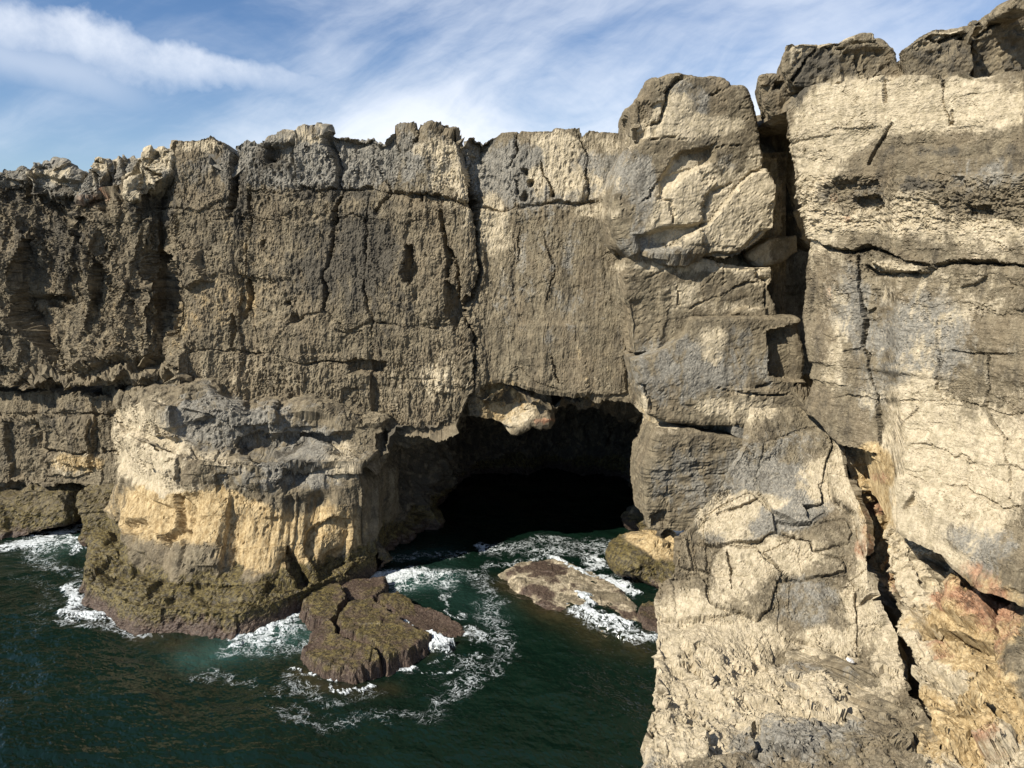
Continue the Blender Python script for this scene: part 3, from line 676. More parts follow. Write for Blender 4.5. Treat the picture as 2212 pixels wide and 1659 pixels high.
# ------------------------------------------------------------------ low ledges left of the headland
LT = [(-260, 838), (0, 846), (150, 850), (300, 858), (520, 890)]
LB = [(-260, 1046), (30, 1046), (120, 1048), (250, 1046), (520, 1046)]
def left_depth(px, py):
    return np.interp(px, [-260, 0, 75, 90, 230, 300, 520], [32.6, 31.6, 31.2, 30.7, 30.2, 29.8, 29.5]) + np.interp(py, [840, 895, 905, 1046], [.75, .5, .0, .1])
def left_feat(h, px, py, P):
    lab = np.zeros(px.shape, int)
    B = [c5((195, 340), (530, 335), (515, 520), (210, 510)), c5((210, 515), (515, 522), (500, 640), (390, 680), (225, 670)), c5((-300, 330), (190, 338), (205, 510), (215, 690), (-300, 700)), c5((535, 335), (800, 330), (800, 520), (520, 520)), c5((-300, 170), (300, 190), (720, 200), (720, 320), (-300, 325))]
    for i, pts in enumerate(B):
        k = near(px, py, pts, 12); s = sdf(px[k], py[k], pts)
        h[k] += [.12, .05, -.25, .0, .1][i] * sstep(s, -3, 5) - .10 * np.exp(-(s / 2.5) ** 2)
        l = lab[k]; l[s > 0] = i + 1; lab[k] = l
    add_patch(h, px, py, c5((570, 490), (690, 505), (660, 530), (580, 520)), -.7, 5)
    add_crack(h, px, py, c5((535, 335), (500, 520), (490, 640)), 3, .3)
    return lab
P = wall_sheet(np.arange(-260, 420, 2.0), LT, LB, left_depth, 110, back=9, under=2.5)
P, A, lab, fl = shape_sheet(P, left_feat, {'sea': .0}, dict(big=.06, mid=.02, vert=.02, crease=.04, facet=.09, fsize=.75, pits=.06, fine=.005, fscale=(1, 1, .5), psize=.18))
tag(emit_grid('cliff_ledge', P, ROCK, A, lab, 'ledge_block', flip=not fl), kind='structure')
P = wall_sheet(np.arange(-300, 420, 8.0), [(-300, 1030), (420, 1030)], [(-300, 1330), (420, 1330)], lambda x, y: np.interp(x, [-300, 420], [33.8, 31.2]), 40, back=0, under=0)
P, A, lab, fl = shape_sheet(P, None, {}, dict(big=.15, mid=.08, crease=.06, facet=.12, fsize=.8))
tag(emit_grid('cliff_foot', P, ROCK, A, flip=not fl), kind='structure')

# ------------------------------------------------------------------ headland
B0 = np.array([(-18.4, 33.0), (-17.4, 31.0), (-16.1, 27.7), (-14.5, 24.2), (-11.7, 22.5), (-8.4, 22.0), (-6.65, 23.9), (-5.05, 26.4), (-4.75, 28.2), (-4.4, 32)])
BODY = np.array([(-18.0, 33.1), (-16.7, 31.4), (-14.6, 28.5), (-12.5, 26.5), (-10.6, 25.2), (-8.4, 25.35), (-6.6, 25.6), (-5.15, 26.0), (-4.85, 28.3), (-4.5, 32)])
LEV = [(-1.2, -.16), (-.2, -.05), (.35, .02), (.70, .05), (.80, .12), (.88, .48), (1.25, .58), (2.0, .72), (2.8, .92), (3.3, 1.0), (3.9, .98), (4.6, .97), (4.74, 1.02), (4.84, 1.36), (5.0, 1.40), (5.6, 1.38), (6.0, 1.42), (6.15, 1.55), (6.3, 2.2), (6.5, 3.4)]
TIER = np.array([.3, .3, .35, .7, 1.7, 2.3, 2.0, 1.3, .5, .3])
TOPK = np.array([1.0, 1.0, 1.02, 1.03, 1.0, .97, .93, .88, .88, .88])
def headland():
    s = np.r_[0, np.cumsum(np.hypot(*np.diff(B0, axis=0).T))]; u = np.linspace(0, s[-1], 520)
    # smooth the plan a little
    bx = np.interp(u, s, B0[:, 0]); by = np.interp(u, s, B0[:, 1]); ix = np.interp(u, s, BODY[:, 0] - B0[:, 0]); iy = np.interp(u, s, BODY[:, 1] - B0[:, 1]); tk = np.interp(u, s, TOPK); tier = np.interp(u, s, TIER)
    ker = np.hanning(21); ker /= ker.sum(); sm = lambda a: np.convolve(np.pad(a, 10, 'edge'), ker, 'valid')
    bx, by, ix, iy, tk, tier = map(sm, (bx, by, ix, iy, tk, tier))
    z = np.array([l[0] for l in LEV]); ins = np.array([l[1] for l in LEV])
    c = np.r_[0, np.cumsum(np.hypot(np.diff(z), 2 * np.diff(ins)))]; v = np.linspace(0, c[-1], 330)
    zz = np.interp(v, c, z)[:, None]; ii = np.interp(v, c, ins)[:, None]
    over = np.where(ii > 1, np.minimum(ii - 1, .36) * 1.9 * tier + np.maximum(ii - 1.36, 0) * 1.9, 0)                                  # above the body line the top runs back towards the cliff
    P = np.stack([bx + ix * np.minimum(ii, 1) + over * .35, by + iy * np.minimum(ii, 1) + over * .94, zz * np.where(zz > 0, tk, 1)], -1)
    def rel(P, N, px, py):
        h = relief(P, N, big=.08, mid=.025, vert=.006, crease=.04, pits=.07, pcover=-.1, fine=.005, seed=2, psize=.18)
        z = P[..., 2]
        up = sstep(z, 3.2, 4.2); fl = sstep(z, 1.0, 1.5) * (1 - sstep(z, 3.0, 3.7)); lo_ = 1 - sstep(z, .9, 1.3)
        h += up * (.17 * tri1(T_FACET, P, N, NC * 1.1, (1, 1, .9), 3.1) + .07 * tri2(T_FACET, P, N, NC * .45, (1, 1, .7), 1.1))
        r = np.abs(tri1(T_SOFT, P, N, 4.2, (1, 1, .16), 6.6)); h += fl * (.30 * np.minimum(r, 1.2) - .18) * (STAGE[0] < 2)      # flutes with sharp ribs between
        h += fl * .09 * tri1(T_FACET, P, N, NC * .75, (1, 1, .3), 4.4)
        h += lo_ * (.012 * tri2(T_ROUGH, P, N, 1.6, off=2.2) + .03 * tri2(T_BUMPY, P, N, 64 * .10) + .08 * tri1(T_FACET, P, N, NC * .8, off=1.3))
        sh = sstep(z, .6, .9) * (1 - sstep(z, 1.15, 1.6)); h += sh * .12 * tri1(T_FACET, P, N, NC * .5, off=7.7)
        return h
    def feat(h, px, py, P):
        z = P[..., 2]; lab = np.zeros(px.shape, int)
        lab[z > 1.18] = 1; lab[z > 3.45] = 2; lab[z > 4.88] = 3
        add_crack(h, px, py, c5((1020, 500), (1150, 560), (1330, 590), (1480, 600), (1700, 605)), 4, .35)
        add_patch(h, px, py, c5((1490, 700), (1560, 610), (1680, 620), (1670, 690), (1560, 740)), -.4, 10)
        add_patch(h, px, py, c5((1290, 480), (1420, 440), (1520, 560), (1400, 570)), -.3, 12)
        add_patch(h, px, py, c5((960, 760), (1000, 750), (1030, 850), (1000, 960), (960, 930)), -.45, 7)
        add_patch(h, px, py, c5((690, 920), (790, 880), (800, 930), (720, 1000)), -.4, 8)
        add_patch(h, px, py, c5((880, 990), (1000, 930), (1010, 960), (930, 1030)), -.4, 7)
        add_patch(h, px, py, c5((1560, 1040), (1620, 1080), (1690, 1200), (1640, 1280), (1570, 1150)), -.6, 9)
        add_patch(h, px, py, c5((1680, 950), (1800, 880), (1900, 900), (1900, 1200), (1740, 1230), (1680, 1050)), -.35, 9)
        add_patch(h, px, py, c5((1030, 370), (1130, 300), (1240, 320), (1180, 400), (1060, 430)), -.3, 9)
        add_patch(h, px, py, c5((1250, 310), (1500, 290), (1510, 350), (1400, 390), (1260, 380)), .25, 8)
        add_crack(h, px, py, c5((430, 1200), (500, 1180), (550, 1165)), 3, .3); add_crack(h, px, py, c5((450, 1290), (520, 1270), (560, 1240)), 3, .3)
        return lab
    P, A, lab, fl = shape_sheet(P, feat, {}, rel)
    z = P[..., 2]; n = samp(T_FBM, P[..., 0], z, 5.0)
    A[..., OCHRE] = np.clip(A[..., OCHRE] * (1 - sstep(z + .2 * n, 3.3, 3.9)) + .15 * sstep(z, 1.0, 1.4) * (1 - sstep(z, 2.6, 3.4)), 0, 1.2)
    A[..., ALGAE] = np.clip(A[..., ALGAE] + .7 * (1 - sstep(z + .25 * n, .95, 1.35)), 0, 1.2)
    o = emit_grid('headland', P, ROCK, A, lab, flip=not fl, part_names={0: 'seaweed_shelf', 1: 'fluted_base', 2: 'rock_band', 3: 'rock_top'})
    tag(o, 'low rocky headland with fluted tan sides and a seaweed covered shelf round its foot', 'headland')
headland()

# ------------------------------------------------------------------ sea cave
def cave():
    mouth = [(790, 1330), (800, 1150), (820, 1020), (850, 960), (950, 920), (1010, 880), (1100, 860), (1190, 845), (1360, 850), (1420, 890), (1440, 960), (1425, 1040), (1430, 1150), (1440, 1330)]
    inner = [(930, 1330), (945, 1150), (950, 1020), (965, 960), (1010, 900), (1060, 870), (1120, 850), (1200, 850), (1350, 865), (1400, 900), (1405, 960), (1395, 1040), (1385, 1130), (1380, 1330)]
    def res(pts, n=260):
        p = np.array(pts, float); s = np.r_[0, np.cumsum(np.hypot(*np.diff(p, axis=0).T))]; u = np.linspace(0, s[-1], n)
        return np.interp(u, s, p[:, 0]), np.interp(u, s, p[:, 1])
    mx, my = res(mouth); ix, iy = res(inner); cx, cy = 1180, 1060
    rows = []
    for D, k, shr in [(26.9, 0, 1), (28.0, .12, 1), (30.5, .6, 1), (33.5, 1.0, 1.0), (36.5, 1.0, .93), (38.5, 1, .8), (39.5, 1, .5), (39.9, 1, .02)]:
        x = mx * (1 - k) + ix * k; y = my * (1 - k) + iy * k
        rows.append(at(cx + (x - cx) * shr, cy + (y - cy) * shr, D))
    rows = np.array(rows); v = np.linspace(0, len(rows) - 1, 150)
    i = np.clip(v.astype(int), 0, len(rows) - 2); f = (v - i)[:, None, None]
    P = rows[i] * (1 - f) + rows[i + 1] * f
    N = grid_normals(P); ctr = P.mean((0, 1))
    if (N * (ctr - P)).sum(-1).mean() < 0: N = -N
    px, py = project(P)
    h = relief(P, N, big=.3, mid=.12, vert=.03, crease=.05, facet=.22, fsize=1.1, pits=.0, fine=.03, layer=.08, seed=6)
    A = tint_of(P, px, py, {OCHRE: .25, DARK: .62})  # dark tint puts the cave's shade into the rock colour
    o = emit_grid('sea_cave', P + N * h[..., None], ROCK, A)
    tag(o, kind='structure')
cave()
# ------------------------------------------------------------------ the right hand cliff
def side_columns(P, side, steps, move):
    """add columns that run back from one edge of a grid"""
    e = P[:, 0] if side == 'l' else P[:, -1]
    ex = np.stack([e + np.array(move) * s for s in steps], 1)
    return np.concatenate([ex[:, ::-1], P], 1) if side == 'l' else np.concatenate([P, ex], 1)

def right_cliff():
    ltop = c4((440, 530), (500, 500), (600, 500), (650, 522), (780, 480), (870, 460), (910, 492), (1000, 465), (1100, 465), (1200, 450), (1230, 462), (1330, 445), (1420, 465), (1500, 470), (1600, 455), (1707, 445))
    tx, ty = np.array([(1700, 245), (1712, 236)] + ltop + [(2460, 150)]).T
    bx, by = np.array([(1690, 890), (1750, 893), (1797, 960), (1906, 982), (1925, 1045), (1941, 1145), (2048, 1194), (2131, 1270), (2212, 1304), (2460, 1420)]).T
    lx = lambda y: np.interp(y, [190, 240, 364, 509, 593, 686, 712, 785, 891, 960], [1740, 1715, 1726, 1750, 1729, 1732, 1739, 1752, 1750, 1790])
    s = np.linspace(0, 1, 310)[None]; t = np.linspace(0, 1, 460)[:, None]
    px = 1720 + s * (2460 - 1720) + 0 * t
    for _ in range(3):
        py = np.interp(px, tx, ty) * (1 - t) + np.interp(px, bx, by) * t
        l = lx(py); px = l + s * (2460 - l)
    xs = [1700, 1760, 1800, 1900, 2050, 2212, 2460]; ys = [140, 550, 900, 1100, 1300, 1450]
    D = [[22.3, 21.6, 21.1, 20.4, 19.2, 18.0, 16.6], [22.1, 21.3, 20.8, 20.0, 18.7, 17.4, 16.0], [21.9, 21.1, 20.6, 19.6, 18.1, 16.7, 15.2], [21.7, 20.9, 20.4, 19.2, 17.6, 16.1, 14.6], [21.5, 20.6, 20, 18.6, 16.9, 15.4, 14.0], [21.3, 20.3, 19.6, 18.2, 16.5, 15, 13.6]]
    P = at(px, py, table(px, py, xs, ys, D))
    rows = []
    for d in (8, 5, 3, 1.8, 1.1, .7, .4, .2):
        q = P[0].copy(); q[:, 1] += d; q[:, 2] -= .1; rows.append(q)
    top = np.stack(rows); bot = []
    for d in np.arange(.12, 1.6, .12):
        q = P[-1].copy(); q[:, 1] += d; q[:, 2] += .25 * d; bot.append(q)
    P = np.concatenate([top, P, np.stack(bot)], 0)
    P = side_columns(P, 'l', np.r_[.1, .2, .32, .46, .62, .8, 1.0, 1.25, 1.5, 1.8, 2.2, 2.6, 3.1, 3.6, 4.2, 5.0], (.50, 1, 0))
    P = side_columns(P, 'r', np.r_[.2, .4, .7, 1.0, 1.5, 2.0, 2.6, 3.3, 4.2, 5.2, 6.5, 8, 10], (.8, -.62, 0))
    for _ in range(2):
        P[1:-1] = .25 * P[:-2] + .5 * P[1:-1] + .25 * P[2:]; P[:, 1:-1] = .25 * P[:, :-2] + .5 * P[:, 1:-1] + .25 * P[:, 2:]
    def rel(P, N, px, py):
        h = relief(P, N, big=.10, mid=.03, vert=.0, layer=.008, crease=.04, facet=.035, fsize=.6, pits=.05, pcover=-.6, fine=.004, seed=9, psize=.13, fscale=(.6, .6, 1))
        band = sstep(py, 360, 400) * (1 - sstep(py, 480, 520))
        h += band * (.045 * tri2(T_ROUGH, P, N, 2.6, (.5, .5, 1), 3.3) - .04 * tri2(T_PIT, P, N, 64 * .14, (.6, .6, 1), 1.2))
        slab = sstep(py - (px - 1950) * .55, 1020, 1090); h *= 1 - .5 * slab
        return h + .05 * tri1(T_FACET, P, N, NC * 1.2, (.6, .6, 1), 5.5)
    beds = [c4((480, 1420), (540, 1480), (700, 1500), (800, 1470), (900, 1500), (1050, 1560), (1180, 1580), (1300, 1560), (1500, 1570), (1707, 1585), (2100, 1600)),
            c10((180, 795), (300, 780), (420, 790), (520, 800), (660, 795), (760, 790), (880, 830), (1000, 860), (1104, 850), (1400, 860)), c10((760, 570), (850, 590), (1000, 590), (1104, 570), (1400, 560))]
    rr = c10((330, 140), (350, 260), (355, 400), (365, 450), (350, 540), (390, 600), (420, 760), (435, 900), (440, 1010))
    r2 = c10((690, 430), (690, 540), (710, 620), (690, 730), (700, 790)); r3 = c10((925, 600), (920, 740), (890, 830), (930, 890), (980, 980), (1010, 1100), (1030, 1260))
    def feat(h, px, py, P):
        lab = np.zeros(px.shape, int)
        below = py > np.interp(px, *np.array(beds[0]).T)
        low = py > np.interp(px, *np.array(beds[1]).T)
        xr = np.interp(py, np.array(rr)[:, 1], np.array(rr)[:, 0])
        lab[~below & (px > np.interp(py, [200, 300, 520], [1965, 1935, 1925]))] = 1
        lab[below & (px > xr) & ~low] = 2; lab[below & (px <= xr)] = 3; lab[low & (px > xr)] = 4
        h[~below] += .10
        add_crack(h, px, py, beds[0], 6, .55); add_crack(h, px, py, beds[1], 2.4, .10); add_crack(h, px, py, beds[2], 2.4, .12)
        add_crack(h, px, py, rr, 3, .3); add_crack(h, px, py, c10((365, 380), (372, 470), (355, 540)), 6, .35); add_crack(h, px, py, r2, 3, .15); add_crack(h, px, py, r3, 3, .2)
        add_crack(h, px, py, c10((690, 620), (690, 740)), 7, .25); add_crack(h, px, py, c10((415, 375), (360, 410)), 3, .15); add_crack(h, px, py, c10((270, 578), (340, 570), (360, 545)), 2.4, .12)
        add_crack(h, px, py, c10((590, 840), (500, 950), (490, 990)), 2.4, .12); add_crack(h, px, py, c10((500, 1100), (570, 1140), (700, 1185), (800, 1190), (900, 1260), (970, 1300), (1104, 1290)), 2.6, .13)
        add_crack(h, px, py, c10((620, 1220), (640, 1300), (660, 1380), (650, 1450)), 2.4, .06)
        add_crack(h, px, py, c4((945, 740), (880, 840), (830, 920), (790, 980)), 4, .22); add_crack(h, px, py, c4((1220, 460), (1240, 600), (1280, 740)), 6, .35); add_crack(h, px, py, c4((1290, 660), (1295, 740)), 8, .3)
        add_crack(h, px, py, c4((880, 465), (910, 520), (920, 600)), 3.5, .2); add_crack(h, px, py, c4((650, 510), (640, 560)), 4, .2)
        add_crack(h, px, py, c4((780, 1590), (850, 1630), (1050, 1630), (1180, 1590)), 4, .3); add_crack(h, px, py, c4((540, 1490), (640, 1510), (700, 1500)), 4, .3)
        add_patch(h, px, py, c4((520, 1100), (600, 1080), (740, 1090), (860, 1080), (930, 1160), (920, 1210), (800, 1270), (650, 1230), (540, 1210)), -.32, 14)
        add_patch(h, px, py, c4((700, 1170), (840, 1150), (920, 1190), (860, 1240), (760, 1210)), -.35, 8)
        add_patch(h, px, py, c4((1200, 1040), (1370, 1060), (1400, 1110), (1250, 1110)), -.15, 8); add_patch(h, px, py, c4((1390, 1210), (1550, 1230), (1540, 1290), (1420, 1280)), -.2, 8)
        add_patch(h, px, py, c4((800, 1480), (900, 1475), (1060, 1540), (1180, 1575), (1130, 1625), (920, 1615), (830, 1580)), .22, 6)
        add_patch(h, px, py, c4((1330, 1600), (1480, 1580), (1490, 1640), (1420, 1690), (1330, 1700)), .12, 5)
        add_patch(h, px, py, c10((555, 1305), (605, 1215), (630, 1280)), -.22, 5)
        add_patch(h, px, py, c10((510, 1130), (700, 1190), (880, 1260), (990, 1400), (1120, 1560), (1120, 1700), (940, 1690), (700, 1500), (520, 1410)), .10, 10)
        add_patch(h, px, py, c10((650, 1240), (930, 1380), (1100, 1600), (900, 1560), (720, 1430)), .10, 30)
        return lab
    P, A, lab, fl = shape_sheet(P, feat, {'sea': 0.0, PALE: .05}, rel)
    tag(emit_grid('cliff_right', P, ROCK, A, lab, 'cliff_block', flip=not fl), kind='structure')
right_cliff()

def undercut():
    """the broken, stained rock under the overhang of the right hand cliff"""
    xr = lambda y: np.interp(y, [880, 964, 1042, 1137, 1270, 1403, 1498, 1658, 1900], [1770, 1811, 1831, 1877, 1896, 1964, 1995, 2048, 2110]) + 2
    s = np.linspace(0, 1, 260)[None]; py = np.linspace(925, 1960, 430)[:, None] + 0 * s
    px = xr(py) + s * (2480 - xr(py))
    xs = [1780, 1900, 2000, 2100, 2212, 2480]; ys = [925, 1100, 1250, 1400, 1550, 1660, 1960]
    D = [[21.8, 20.9, 20.2, 19.2, 18.2, 16.4], [21.6, 20.7, 19.8, 18.8, 17.8, 16.0], [20.9, 20.0, 18.8, 17.9, 16.9, 15.3], [19.6, 18.6, 17.2, 16.3, 15.4, 13.9], [17.2, 16.2, 15.0, 14.2, 13.5, 12.4], [15.2, 14.4, 13.4, 12.8, 12.2, 11.3], [11.8, 11.2, 10.6, 10.2, 9.8, 9.2]]
    P = at(px, py, table(px, py, xs, ys, D))
    P = side_columns(P, 'l', np.r_[.15, .3, .5, .8, 1.2, 1.8, 2.6, 3.4], (-.55, 1, 0))
    P = side_columns(P, 'r', np.r_[.3, .7, 1.2, 2.0, 3.0, 4.5, 6.5, 9], (.8, -.62, 0))
    dyke = c8((1470, -60), (1500, 100), (1520, 300), (1560, 560), (1610, 760), (1650, 950), (1680, 1120), (1740, 1330), (1830, 1620), (1900, 1800))
    def feat(h, px, py, P):
        add_patch = lambda h_, x_, y_, pts_, a_, s_: globals()['add_patch'](h_, x_, y_, pts_, a_ * 1.6, s_ * .55)
        lab = np.zeros(px.shape, int)
        dx = px - np.interp(py, np.array(dyke)[:, 1], np.array(dyke)[:, 0])
        h += .45 * np.exp(-(np.maximum(dx, 0) / 26) ** 2) * sstep(dx, -14, -8) - .35 * sstep(dx, -8, -14)
        add_patch(h, px, py, c8((1375, 585), (1450, 680), (1520, 775), (1575, 950), (1605, 1080), (1655, 1220), (1720, 1380), (1640, 1260), (1580, 1120), (1530, 990), (1460, 810), (1390, 690)), -1.2, 5)
        lab[(np.abs(dx) < 18)] = 1
        big = c8((1730, 1240), (1900, 1290), (2100, 1380), (2212, 1430), (2500, 1560))
        low = (py > np.interp(px, np.array(big)[:, 0], np.array(big)[:, 1])) & (dx > 18); lab[low] = 2
        add_crack(h, px, py, big, 9, .9)
        add_patch(h, px, py, c8((1560, 430), (1680, 470), (1860, 470), (2000, 640), (2212, 720), (2500, 900), (2400, 560), (1900, 380)), -.5, 10)
        add_patch(h, px, py, c8((1650, 455), (1760, 470), (1850, 520), (1870, 560), (1720, 550)), -.35, 7)
        add_patch(h, px, py, c8((1630, 770), (1780, 800), (1900, 880), (2050, 900), (2060, 960), (1900, 930), (1740, 900), (1650, 850)), -.45, 9)
        add_patch(h, px, py, c8((2020, 640), (2080, 780), (2080, 960), (2040, 940), (2010, 780)), -.45, 6)
        add_patch(h, px, py, c8((2090, 760), (2212, 700), (2400, 800), (2400, 1400), (2180, 1340), (2130, 1100)), .30, 14)
        add_patch(h, px, py, c8((1800, 590), (1990, 620), (2010, 780), (1900, 830), (1790, 700)), .28, 14)
        add_patch(h, px, py, c8((1680, 1020), (1900, 1000), (2080, 1120), (2000, 1290), (1900, 1260), (1760, 1160)), .25, 14)
        add_patch(h, px, py, c8((1880, 1420), (2050, 1380), (2170, 1470), (2150, 1560), (2000, 1540)), .3, 10)
        add_crack(h, px, py, c8((2100, 1490), (2130, 1540), (2120, 1640)), 6, .4); add_crack(h, px, py, c8((1680, 1020), (1740, 1060)), 3, .2)
        # loose stones wedged in the recess
        for x, y, r in [(1360, 40, 60), (1420, 10, 40), (1300, 90, 34), (1460, 60, 36), (1330, 20, 40), (1290, 400, 36), (1260, 330, 40)]:
            q = c8((x, y))[0]; add_blob(h, px, py, q[0], q[1], r * .38, r * .34, .35, p=.6)
        add_crack(h, px, py, c8((1390, 560), (1440, 545), (1530, 570)), 3.5, .25); add_crack(h, px, py, c8((1390, 230), (1500, 210)), 3, .2); add_crack(h, px, py, c8((1280, 130), (1400, 140)), 3, .3)
        add_patch(h, px, py, c8((1290, 60), (1480, 60), (1480, 130), (1330, 130)), -.4, 8); add_patch(h, px, py, c8((1250, 380), (1330, 390), (1320, 450), (1260, 440)), -.3, 6)
        return lab
    P, A, lab, fl = shape_sheet(P, feat, {'sea': 0.0, OCHRE: .18}, dict(big=.10, mid=.04, vert=.0, crease=.05, facet=.22, fsize=1.15, pits=.02, fine=.004, seed=12))
    tag(emit_grid('undercut_rock', P, ROCK, A, lab, 'rock_mass', flip=not fl), kind='structure')
undercut()

def ledge():
    xl = lambda y: np.interp(y, [880, 960, 1050, 1120, 1150, 1235, 1262, 1366, 1461, 1555, 1659, 1960], [1630, 1615, 1560, 1500, 1470, 1462, 1426, 1423, 1417, 1408, 1404, 1385])
    xr = lambda y: np.interp(y, [880, 964, 1042, 1137, 1270, 1403, 1498, 1658, 1960], [1768, 1809, 1829, 1868, 1874, 1930, 1968, 2034, 2104])
    s = np.linspace(0, 1, 320)[None]; py = np.linspace(880, 1960, 500)[:, None] + 0 * s
    px = xl(py) + s * (xr(py) - xl(py))
    xs = [1380, 1500, 1600, 1720, 1850, 2000, 2110]; ys = [880, 1000, 1130, 1250, 1350, 1410, 1460, 1560, 1660, 1960]
    D = [[22.2] * 7, [22.0, 21.8, 21.6, 21.4, 21.0, 20.6, 20.2], [21.6, 21.2, 20.6, 20.3, 20.0, 19.6, 19.2], [21.0, 20.3, 19.8, 19.5, 19.1, 18.6, 18.2], [19.5, 19.0, 18.9, 18.8, 18.4, 18.0, 17.6], [18.0, 17.9, 18.0, 18.1, 17.8, 17.4, 17.0], [16.8, 16.7, 16.7, 16.8, 16.6, 16.4, 16.0], [14.9, 14.8, 14.7, 14.6, 14.5, 14.3, 14.0], [13.3, 13.2, 13.1, 13.0, 12.9, 12.7, 12.4], [10.3, 10.2, 10.1, 10.0, 9.9, 9.8, 9.6]]
    P = at(px, py, table(px, py, xs, ys, D))
    for _ in range(6):
        P[1:-1] = .25 * P[:-2] + .5 * P[1:-1] + .25 * P[2:]
    P = side_columns(P, 'r', np.r_[.1, .2, .35, .55, .8, 1.2, 1.8, 2.6], (.30, .9, -.75))
    P = side_columns(P, 'l', np.r_[.06, .12, .2, .3, .42, .56, .72, .9, 1.1, 1.35, 1.6, 1.9, 2.2, 2.6, 3.0, 3.5, 4.5, 6.0], (.10, .12, -1))
    RB = [c7((870, 1180), (900, 1060), (940, 960), (1090, 910), (1290, 880), (1330, 980), (1280, 1090), (1260, 1230), (1260, 1350), (1160, 1370), (1190, 1460), (1090, 1450), (960, 1400), (890, 1280)),
          c7((570, 1400), (640, 1360), (840, 1270), (890, 1330), (960, 1400), (990, 1500), (880, 1560), (740, 1550), (650, 1590), (550, 1560)), c7((990, 1450), (1190, 1470), (1400, 1440), (1450, 1500), (1420, 1560), (1200, 1620), (1180, 1560), (1000, 1500)),
          c8((420, 590), (430, 420), (520, 350), (700, 360), (740, 430), (830, 520), (800, 600), (770, 720), (700, 800), (580, 760), (430, 700)), c8((740, 400), (900, 310), (970, 330), (1000, 400), (1180, 420), (1200, 500), (1050, 550), (850, 570), (830, 520)),
          c8((800, 590), (870, 560), (1200, 530), (1270, 620), (1260, 860), (1250, 950), (1110, 970), (1000, 940), (850, 870), (810, 830), (820, 740)), c8((1240, 560), (1310, 500), (1360, 540), (1380, 600), (1380, 650), (1280, 700), (1260, 640)), c8((1260, 720), (1390, 650), (1470, 780), (1560, 1000), (1590, 1100), (1450, 1100), (1280, 1050), (1250, 950)),
          c8((960, 1130), (1060, 1090), (1170, 1160), (1230, 1240), (1150, 1310), (1010, 1330), (960, 1270)), c8((140, 600), (200, 540), (400, 560), (420, 690), (560, 770), (420, 790), (300, 790), (160, 790), (130, 720)),
          c8((1100, -40), (1210, 0), (1330, 250), (1400, 580), (1340, 500), (1240, 210), (1120, 120)), c8((230, 300), (300, 290), (320, 510), (260, 510)), c8((330, 330), (390, 340), (410, 520), (340, 500))]
    OFF = [.18, .20, .10, .22, .22, .12, .28, .16, .30, .10, .35, .2, .15]
    def feat(h, px, py, P):
        lab = np.zeros(px.shape, int)
        for i, (pts, off) in enumerate(zip(RB, OFF)):
            k = near(px, py, pts, 14); q = sdf(px[k], py[k], pts)
            h[k] += .6 * off * sstep(q, -1.5, 4) - .09 * np.exp(-(q / 1.8) ** 2)
            l = lab[k]; l[q > 0] = i + 1; lab[k] = l
        add_crack(h, px, py, c8((950, 1120), (955, 1270), (990, 1330), (1030, 1420), (1045, 1490)), 7, .6)
        add_crack(h, px, py, c8((380, 1270), (410, 1350), (430, 1480), (440, 1600)), 5, .35); add_crack(h, px, py, c8((270, 1130), (350, 1240), (390, 1280)), 3, .15)
        add_crack(h, px, py, c8((530, 380), (545, 480), (560, 620)), 3, .25); add_crack(h, px, py, c8((590, 330), (740, 325)), 3.5, .3); add_crack(h, px, py, c8((460, 180), (600, 150), (700, 100)), 3.5, .3)
        add_crack(h, px, py, c8((1050, 20), (1065, 140)), 4, .4); add_crack(h, px, py, c8((960, 155), (1060, 145)), 4, .4); add_crack(h, px, py, c8((800, 230), (980, 245), (1080, 180)), 2.6, .12); add_crack(h, px, py, c8((1260, 640), (1260, 860)), 3, .25)
        add_crack(h, px, py, c8((900, 940), (1000, 960), (1100, 975)), 4, .3); add_crack(h, px, py, c8((250, 980), (330, 960), (400, 930)), 5, .3); add_crack(h, px, py, c8((860, 560), (865, 720)), 2.4, .12)
        add_patch(h, px, py, c8((620, 1470), (680, 1400), (740, 1420), (760, 1530), (680, 1560)), -.28, 10); add_patch(h, px, py, c8((1150, 1250), (1230, 1200), (1300, 1370), (1200, 1370)), -.3, 6)
        add_patch(h, px, py, c8((650, 1560), (800, 1540), (900, 1600), (760, 1640)), -.2, 12); add_patch(h, px, py, c8((1040, 1340), (1180, 1320), (1170, 1480), (1080, 1440)), -.18, 10); add_patch(h, px, py, c8((1560, 1360), (1640, 1400), (1640, 1600), (1560, 1560)), -.25, 9)
        return lab
    def rel(P, N, px, py):
        b = sstep(py, 1330, 1440)
        h = relief(P, N, big=.08, mid=.04, vert=0, crease=.05, facet=.06, fsize=1.1, pits=.03, pcover=-.4, fine=.004, seed=15, psize=.16)
        rough = relief(P, N, big=.10, mid=.035, vert=0, crease=.12, facet=.15, fsize=1.0, pits=.06, pcover=.0, fine=.006, seed=17, fscale=(1.2, .8, 1), psize=.16) + .05 * tri2(T_FACET, P, N, NC * .36, off=3.7)
        return h * (1 - b) + rough * b
    P, A, lab, fl = shape_sheet(P, feat, {'sea': 0.0, PALE: .15}, rel)
    o = emit_grid('rock_ledge', P, ROCK, A, one_patch(lab), 'rock_block', flip=not fl, part_names={0: 'ledge_top'})
    tag(o, 'broad pale rock ledge with rough stepped blocks beside the dark sea', 'rock ledge')
ledge()

